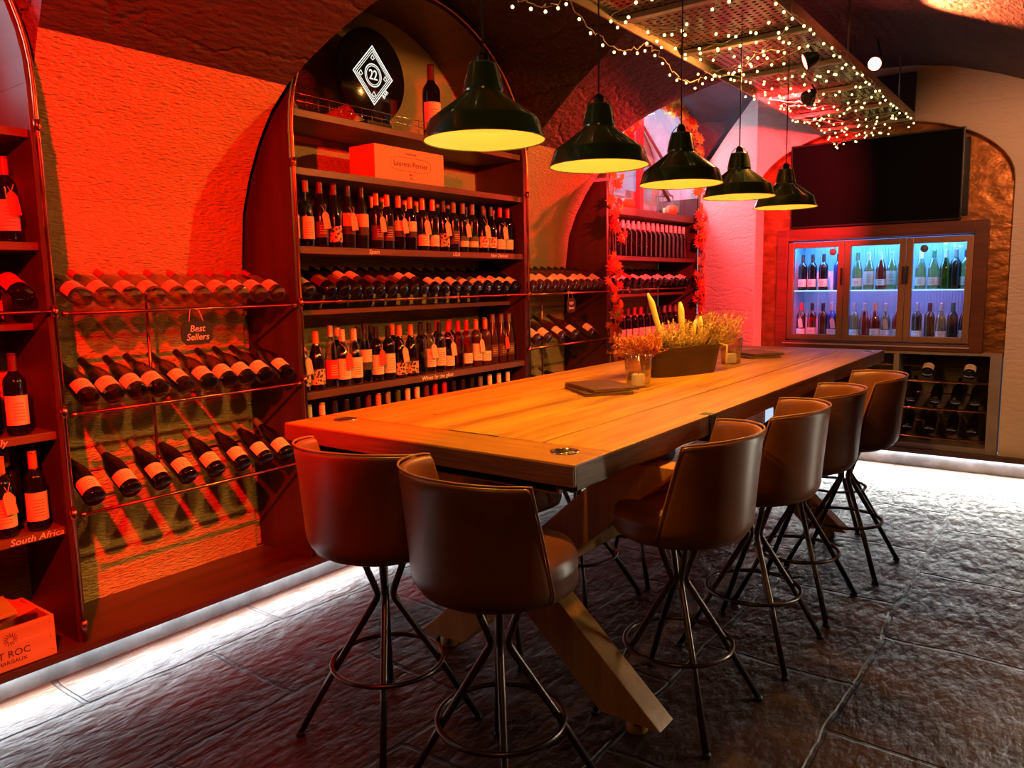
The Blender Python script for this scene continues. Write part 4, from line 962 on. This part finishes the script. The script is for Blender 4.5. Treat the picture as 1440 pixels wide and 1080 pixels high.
for i, (dx, k) in enumerate(up_l):
    bottle(k, face_front(cx0+dx, 6.87, .93+.477, random.uniform(-.2,.2), 1.0), '%s, %s from left on the cooler upper shelf' % (desc(k), ORD[i]), 'bottles on the cooler upper shelf')
lo_l = [(-.60,K(B_,'brown','red','neck','tan')), (-.51,K(B_,'rose','black','low',None)), (-.42,K(B_,'brown','black',None,None)), (-.35,K(B_,'blue','silver','neck','tan')), (-.28,K(B_,'brown','black','neck',None)),
        (-.17,K(B_,'clear','silver','neck',None)), (-.09,K(U_,'rose','silver',None,None)), (-.01,K(U_,'rose','orange','low',None)), (.07,K(U_,'clear','silver','neck','tan')), (.16,K(U_,'rose','silver','low',None)),
        (.30,K(B_,'dark','silver','neck',None)), (.39,K(B_,'brown','maroon',None,None)), (.47,K(U_,'clear','silver','neck',None)), (.55,K(B_,'dark','green',None,None)), (.63,K(U_,'dark','black','low',None))]
for i, (dx, k) in enumerate(lo_l):
    bottle(k, face_front(cx0+dx, 6.86, .93+.065, random.uniform(-.2,.2)), '%s, %s from left on the cooler floor' % (desc(k), ORD[i]), 'bottles on the cooler floor')
# wine rack cabinet below the cooler
wr = thing('wine_rack_cabinet', 'open grey cabinet with copper rails below the bottle cooler', 'wine rack', (-1.30, 6.70, .16))
M_cab = mat('grey_cabinet', (.30,.25,.22), .5, noise=.2); M_cabin = mat('cabinet_inside', (.12,.10,.09), .6)
cb = MB(); cb.box(-.84, -.80, -.01, .40, 0, .768); cb.box(.755, .83, -.01, .40, 0, .768); cb.box(-.80, .755, -.01, .40, .745, .768); cb.box(-.80, .755, -.01, .40, 0, .04); cb.box(.10, .14, -.01, .40, .04, .745)
cb.build('carcass', M_cab, wr, bevel=.003); MB().box(-.80, .755, .39, .40, .04, .745).build('back_panel', M_cabin, wr)
for z in (.06, .29, .505):
    MB().tube([(-.80, .012, z+.03), (.755, .012, z+.03)], .009, 8).build('front_rail', M_copper, wr)
    MB().tube([(-.80, .20, z+.13), (.755, .20, z+.13)], .006, 8).build('back_rail', M_copper, wr)
def lieY(x, y, z, tilt=28, roll=0):
    return Matrix.Translation((x, y, z)) @ Matrix.Rotation(-PI/2, 4, 'Z') @ lie(0, 0, 0, tilt, 0, roll)
rows = [(.505, [.335, .62, -.3, -.6], K(U_,'black','black','low',None), 'top'), (.29, [.22, .40, .54, .67, -.2, -.45, -.7], K(U_,'black','black',None,None), 'middle'), (.06, [.21, .37, .52, .66, -.2, -.45, -.7], K(U_,'black','black',None,None), 'bottom')]
for z, xs2, k, nm_ in rows:
    for i, x in enumerate(sorted(xs2)):
        bottle(k, lieY(-1.30+x, 6.735, .16+z+.085, 32), '%s, %s from left on the %s cabinet rail' % (desc(k), ORD[i], nm_), 'bottles on the cabinet rails')

# ------------------------------------------------------------------ on the table: planter, candles, menus
pl = thing('flower_planter', 'dark oblong zinc planter of dried flowers and grasses on the table', 'planter', (-1.765, 3.90, 1.0), RZ(-20))
n = 40; prf = [(0.86, 0.0), (0.87, .003), (.97, .115), (1.0, .150), (1.03, .152), (1.03, .158), (.985, .158), (.94, .11), (.80, .10)]
vs = []; fs = []
for (k, z) in prf:
    for i in range(n):
        a = 2*PI*i/n; ex = .5; x = .110*k*math.copysign(abs(math.cos(a))**.75, math.cos(a)); y = .272*k*math.copysign(abs(math.sin(a))**.6, math.sin(a)); vs.append((x, y, z))
for j in range(len(prf)-1):
    for i in range(n): fs.append((j*n+i, j*n+(i+1) % n, (j+1)*n+(i+1) % n, (j+1)*n+i))
fs.append(tuple(range(n))[::-1]); fs.append(tuple((len(prf)-1)*n+i for i in range(n)))
MB().add(vs, fs, True).build('tub', mat('dark_zinc', (.075,.045,.035), .42, .4, noise=.3, nscale=6), pl)
rr = random.Random(11)
def sprays(name, m, cnt, cx, cy, rx, ry, h0, h1, r, curl=.05, leafy=0, lean=.25):
    mb = MB()
    for _ in range(cnt):
        a = rr.uniform(0, 2*PI); q = math.sqrt(rr.random()); x = cx+rx*q*math.cos(a); y = cy+ry*q*math.sin(a); h = rr.uniform(h0, h1)
        dx, dy = lean*(x-cx*.5)+rr.uniform(-.03, .03), lean*(y-cy*.5)*1.2+rr.uniform(-.04, .04)
        p = [Vector((x*.6, y*.8, .12))]; 
        for k in (1, 2, 3): p.append(Vector((x+dx*k/3+rr.uniform(-curl, curl)*.3, y+dy*k/3+rr.uniform(-curl, curl)*.3, .14+h*k/3)))
        mb.tube(p, [r, r, r*.8, r*.5], 4)
        for k in range(leafy):
            b = p[3].lerp(p[1], rr.random()*.9); d = Vector((rr.uniform(-1, 1), rr.uniform(-1, 1), rr.uniform(-.3, 1))).normalized(); l = rr.uniform(.010, .026)
            s_ = d.cross(Vector((.3, .5, 1))).normalized()*.0035; e = b+d*l
            mb.add([b, b+d*l*.5+s_, e, b+d*l*.5-s_], [(0,1,2,3)])
    return mb.build(name, m, pl)
sprays('curly_seed_heads', mat('straw_dried', (.62,.44,.14), .8), 210, 0, .01, .11, .17, .03, .15, .0018, .05, 17)
sprays('orange_plume', mat('orange_plume', (.62,.20,.05), .85), 260, .02, -.27, .075, .10, -.03, .10, .0014, .05, 12, .35)
sprays('grass_plume', mat('grass_plume', (.60,.38,.12), .85), 230, .0, .26, .08, .11, .0, .20, .0013, .06, 12, .35)
sprays('lavender_stems', mat('lavender_dried', (.20,.10,.10), .8), 12, .02, .16, .04, .05, .16, .22, .0026, .02, 10)
tl = MB(); tl.tube([(.09, .21, .16), (.14, .22, .15), (.14, .215, .07), (.125, .235, .01)], [.003, .006, .005, .001], 6); tl.build('trailing_grass', MATS['grass_plume'], pl)
M_corn = mat('dried_corn_husk', (.66,.56,.16), .7)
for (x, y, h, lx, ly, w) in ((-.02, -.08, .32, -.02, -.12, .015), (0, .03, .27, .0, -.03, .017), (.03, .135, .19, 0, -.01, .014), (.0, .09, .17, .01, .02, .012)):
    mb = MB(); mb.tube([(x, y, .12), (x+lx*.4, y+ly*.4, .12+h*.4), (x+lx*.8, y+ly*.8, .12+h*.85), (x+lx, y+ly, .12+h)], [w*.5, w, w*1.1, w*.45], 7); mb.build('husk_stem', M_corn, pl)
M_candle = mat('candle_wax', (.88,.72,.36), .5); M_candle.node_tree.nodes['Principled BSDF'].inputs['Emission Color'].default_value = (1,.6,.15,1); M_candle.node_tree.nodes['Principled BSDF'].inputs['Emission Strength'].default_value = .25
M_tum = thin_glass('tumbler_glass', (.98,.90,.80), .22)
def candle(x, y, label):
    t = thing('candle_glass', label, 'candle', (x, y, 1.0)); t.scale = (1.38, 1.38, 1.32)
    MB().lathe([(0,.002), (.036,.002), (.038,.006), (.046,.118), (.0475,.120), (.049,.118), (.041,.004), (.038,0), (0,0)], 32).build('tumbler', M_tum, t)
    MB().lathe([(0,.0065), (.022,.0065), (.0235,.010), (.0235,.044), (.020,.047), (.006,.043), (0,.043)], 20).build('wax', M_candle, t)
    MB().tube([(0,0,.042), (.001,0,.052)], .0012, 5).build('wick', M_cord, t)
candle(-1.71, 3.31, 'glass tumbler with a candle in front of the planter'); candle(-1.71, 4.52, 'glass tumbler with a candle behind the planter')
M_menu = wood('walnut_board', (.20,.095,.05), (.10,.045,.025), rough=.45, axis='X')
def menus(cx, cy, label2, rz0):
    for i in range(2):
        t = thing('menu_board', 'brown wooden menu board, %s one of the stack %s' % (('lower', 'upper')[i], label2), 'menu', (cx+.006*i, cy+.02*i, 1.0+.0165*i), RZ(rz0+7*i))
        MB().box(-.115, .115, -.155, .155, .0005, .0065).box(-.115, .115, -.155, .155, .0095, .0145).build('covers', M_menu, t, bevel=.002)
        MB().box(-.108, .108, -.15, .15, .0066, .0094).build('pages', mat('menu_paper', (.7,.6,.45), .8), t)
        MB().lathe([(0,0), (.006,0), (.006,.0012), (0,.0012)], 12, Matrix.Translation((.10, -.14, .0146))).build('rivet', M_steel, t)
menus(-1.80, 3.08, 'before the planter', 50); menus(-1.75, 5.02, 'beyond the planter', 48)

# ------------------------------------------------------------------ autumn leaves round the third case
def leaf_mesh(mb, c, n, s, roll):
    n = n.normalized(); u = n.orthogonal().normalized(); v = n.cross(u); cr_, sr_ = math.cos(roll), math.sin(roll); u, v = u*cr_+v*sr_, v*cr_-u*sr_
    pts = [(0,-.5), (.12,-.22), (.45,-.30), (.30,-.05), (.55,.12), (.25,.15), (.28,.40), (.10,.28), (0,.60), (-.10,.28), (-.28,.40), (-.25,.15), (-.55,.12), (-.30,-.05), (-.45,-.30), (-.12,-.22)]
    vs = [c+u*a*s+v*b*s+n*(.06*s*(1 if k % 2 else -1)) for k, (a, b) in enumerate(pts)]+[c+n*.05*s]
    mb.add(vs, [(i, (i+1) % 16, 16) for i in range(16)])
def leafy(m):
    N, L = nt(m); b = N['Principled BSDF']; t = N.new('ShaderNodeBsdfTranslucent'); t.inputs[0].default_value = b.inputs['Base Color'].default_value
    x = N.new('ShaderNodeMixShader'); x.inputs[0].default_value = .35; L.new(b.outputs[0], x.inputs[1]); L.new(t.outputs[0], x.inputs[2]); L.new(x.outputs[0], N['Material Output'].inputs[0]); return m
lm = [leafy(q) for q in (mat('leaf_orange', (.75,.26,.03), .6), mat('leaf_red', (.60,.05,.02), .6), mat('leaf_yellow', (.78,.48,.06), .6), mat('leaf_rust', (.45,.13,.03), .6))]
def garland(label, path, cnt, seed, sc=.085, spread=.06, w=(4,2,3,2)):
    rr = random.Random(seed); o0 = Vector(path[0]); t = thing('leaf_garland', label, 'leaf garland', path[0]); P_ = [Vector(p)-o0 for p in path]
    MB().tube(P_, .003, 5).build('vine', mat('vine_stem', (.20,.10,.04), .8), t)
    mbs = [MB() for _ in lm]
    for i in range(cnt):
        k = rr.random()*(len(P_)-1); a = P_[int(k)].lerp(P_[min(int(k)+1, len(P_)-1)], k % 1)
        c = a+Vector((rr.uniform(0, spread), rr.uniform(-spread, spread), rr.uniform(-spread, spread)))
        leaf_mesh(mbs[rr.choices(range(4), w)[0]], c, Vector((1, rr.uniform(-.9, .3), rr.uniform(-.6, .6))), rr.uniform(.6, 1.15)*sc, rr.uniform(0, 6.28))
    for m_, mb, nm3 in zip(lm, mbs, ('orange', 'red', 'yellow', 'rust')):
        if mb.v: tag(mb.build('leaves', m_, t), label=nm3+' leaves')
ac, ah = 6.35, .90
garland('autumn leaf garland over the top of the third case arch', [(-3.06, ac-.86*math.cos(PI*i/24), 2.26+.79*math.sin(PI*i/24)) for i in range(3, 24)], 115, 1, .11, .07)
garland('autumn leaf garland hanging down the left pipe of the third case', [(-3.06, 5.47+.02*math.sin(i), 2.38-i*.075) for i in range(21)], 75, 2, .10, .07, (3,3,1,3))
garland('autumn leaf garland hanging down the right side of the third case', [(-3.06, 7.17+.02*math.sin(i), 2.4-i*.09) for i in range(18)], 80, 3, .10, .07, (2,4,1,3))
# on top of the third case
M_pump = mat('pumpkin_skin', (.72,.22,.05), .5)
for y, r, lb in ((5.98, .062, 'small orange pumpkin, left one on the third case'), (6.86, .062, 'small orange pumpkin, right one on the third case')):
    t = thing('pumpkin', lb, 'pumpkin', (-3.2, y, 2.12)); mb = MB(); vs = []; fs = []; n, m = 32, 12
    for j in range(m+1):
        th = PI*j/m
        for i in range(n):
            a = 2*PI*i/n; q = 1+.07*abs(math.cos(4*a)); vs.append((r*q*math.sin(th)*math.cos(a)+0, r*q*math.sin(th)*math.sin(a), r*.82*(1-math.cos(th))-.008*math.exp(-((th-PI)**2)*8)))
    for j in range(m):
        for i in range(n): fs.append((j*n+i, j*n+(i+1) % n, (j+1)*n+(i+1) % n, (j+1)*n+i))
    mb.add(vs, fs, True); mb.build('flesh', M_pump, t)
    MB().tube([(0,0,r*1.6), (.004,0,r*1.8), (.012,.004,r*2.0)], [.007,.005,.004], 7).build('stalk', mat('stalk', (.2,.15,.05), .8), t)
for y, lb in ((5.72, 'tall brown lantern left on the third case top'), (6.35, 'red card display standing between the pumpkins'), (7.0, 'brown lantern right on the third case top')):
    if 'lantern' in lb:
        t = thing('lantern', lb, 'lantern', (-3.33, y, 2.12)); mb = MB(); w = .065
        for sx2 in (-1, 1):
            for sy2 in (-1, 1): mb.tube([(sx2*w, sy2*w, 0), (sx2*w*.8, sy2*w*.8, .20)], .006, 6)
        mb.box(-w, w, -w, w, 0, .012); mb.box(-w*.85, w*.85, -w*.85, w*.85, .2, .21); mb.build('frame', mat('lantern_brown', (.12,.06,.04), .5), t)
        MB().lathe([(.06,.21), (.02,.26), (0,.265)], 4).build('roof', MATS['lantern_brown'], t)
        MB().lathe([(0,.013), (.025,.013), (.025,.09), (0,.09)], 16).build('candle', M_candle, t)
    else:
        t = thing('display_card', lb, 'card', (-3.36, y, 2.12)); MB().box(-.008, .008, -.10, .10, 0, .20).build('card', mat('red_card', (.5,.03,.03), .5), t)
        MB().tube([(.03, .12, .0), (.03, .09, .20)], .004, 6).build('strut', M_steel, t)
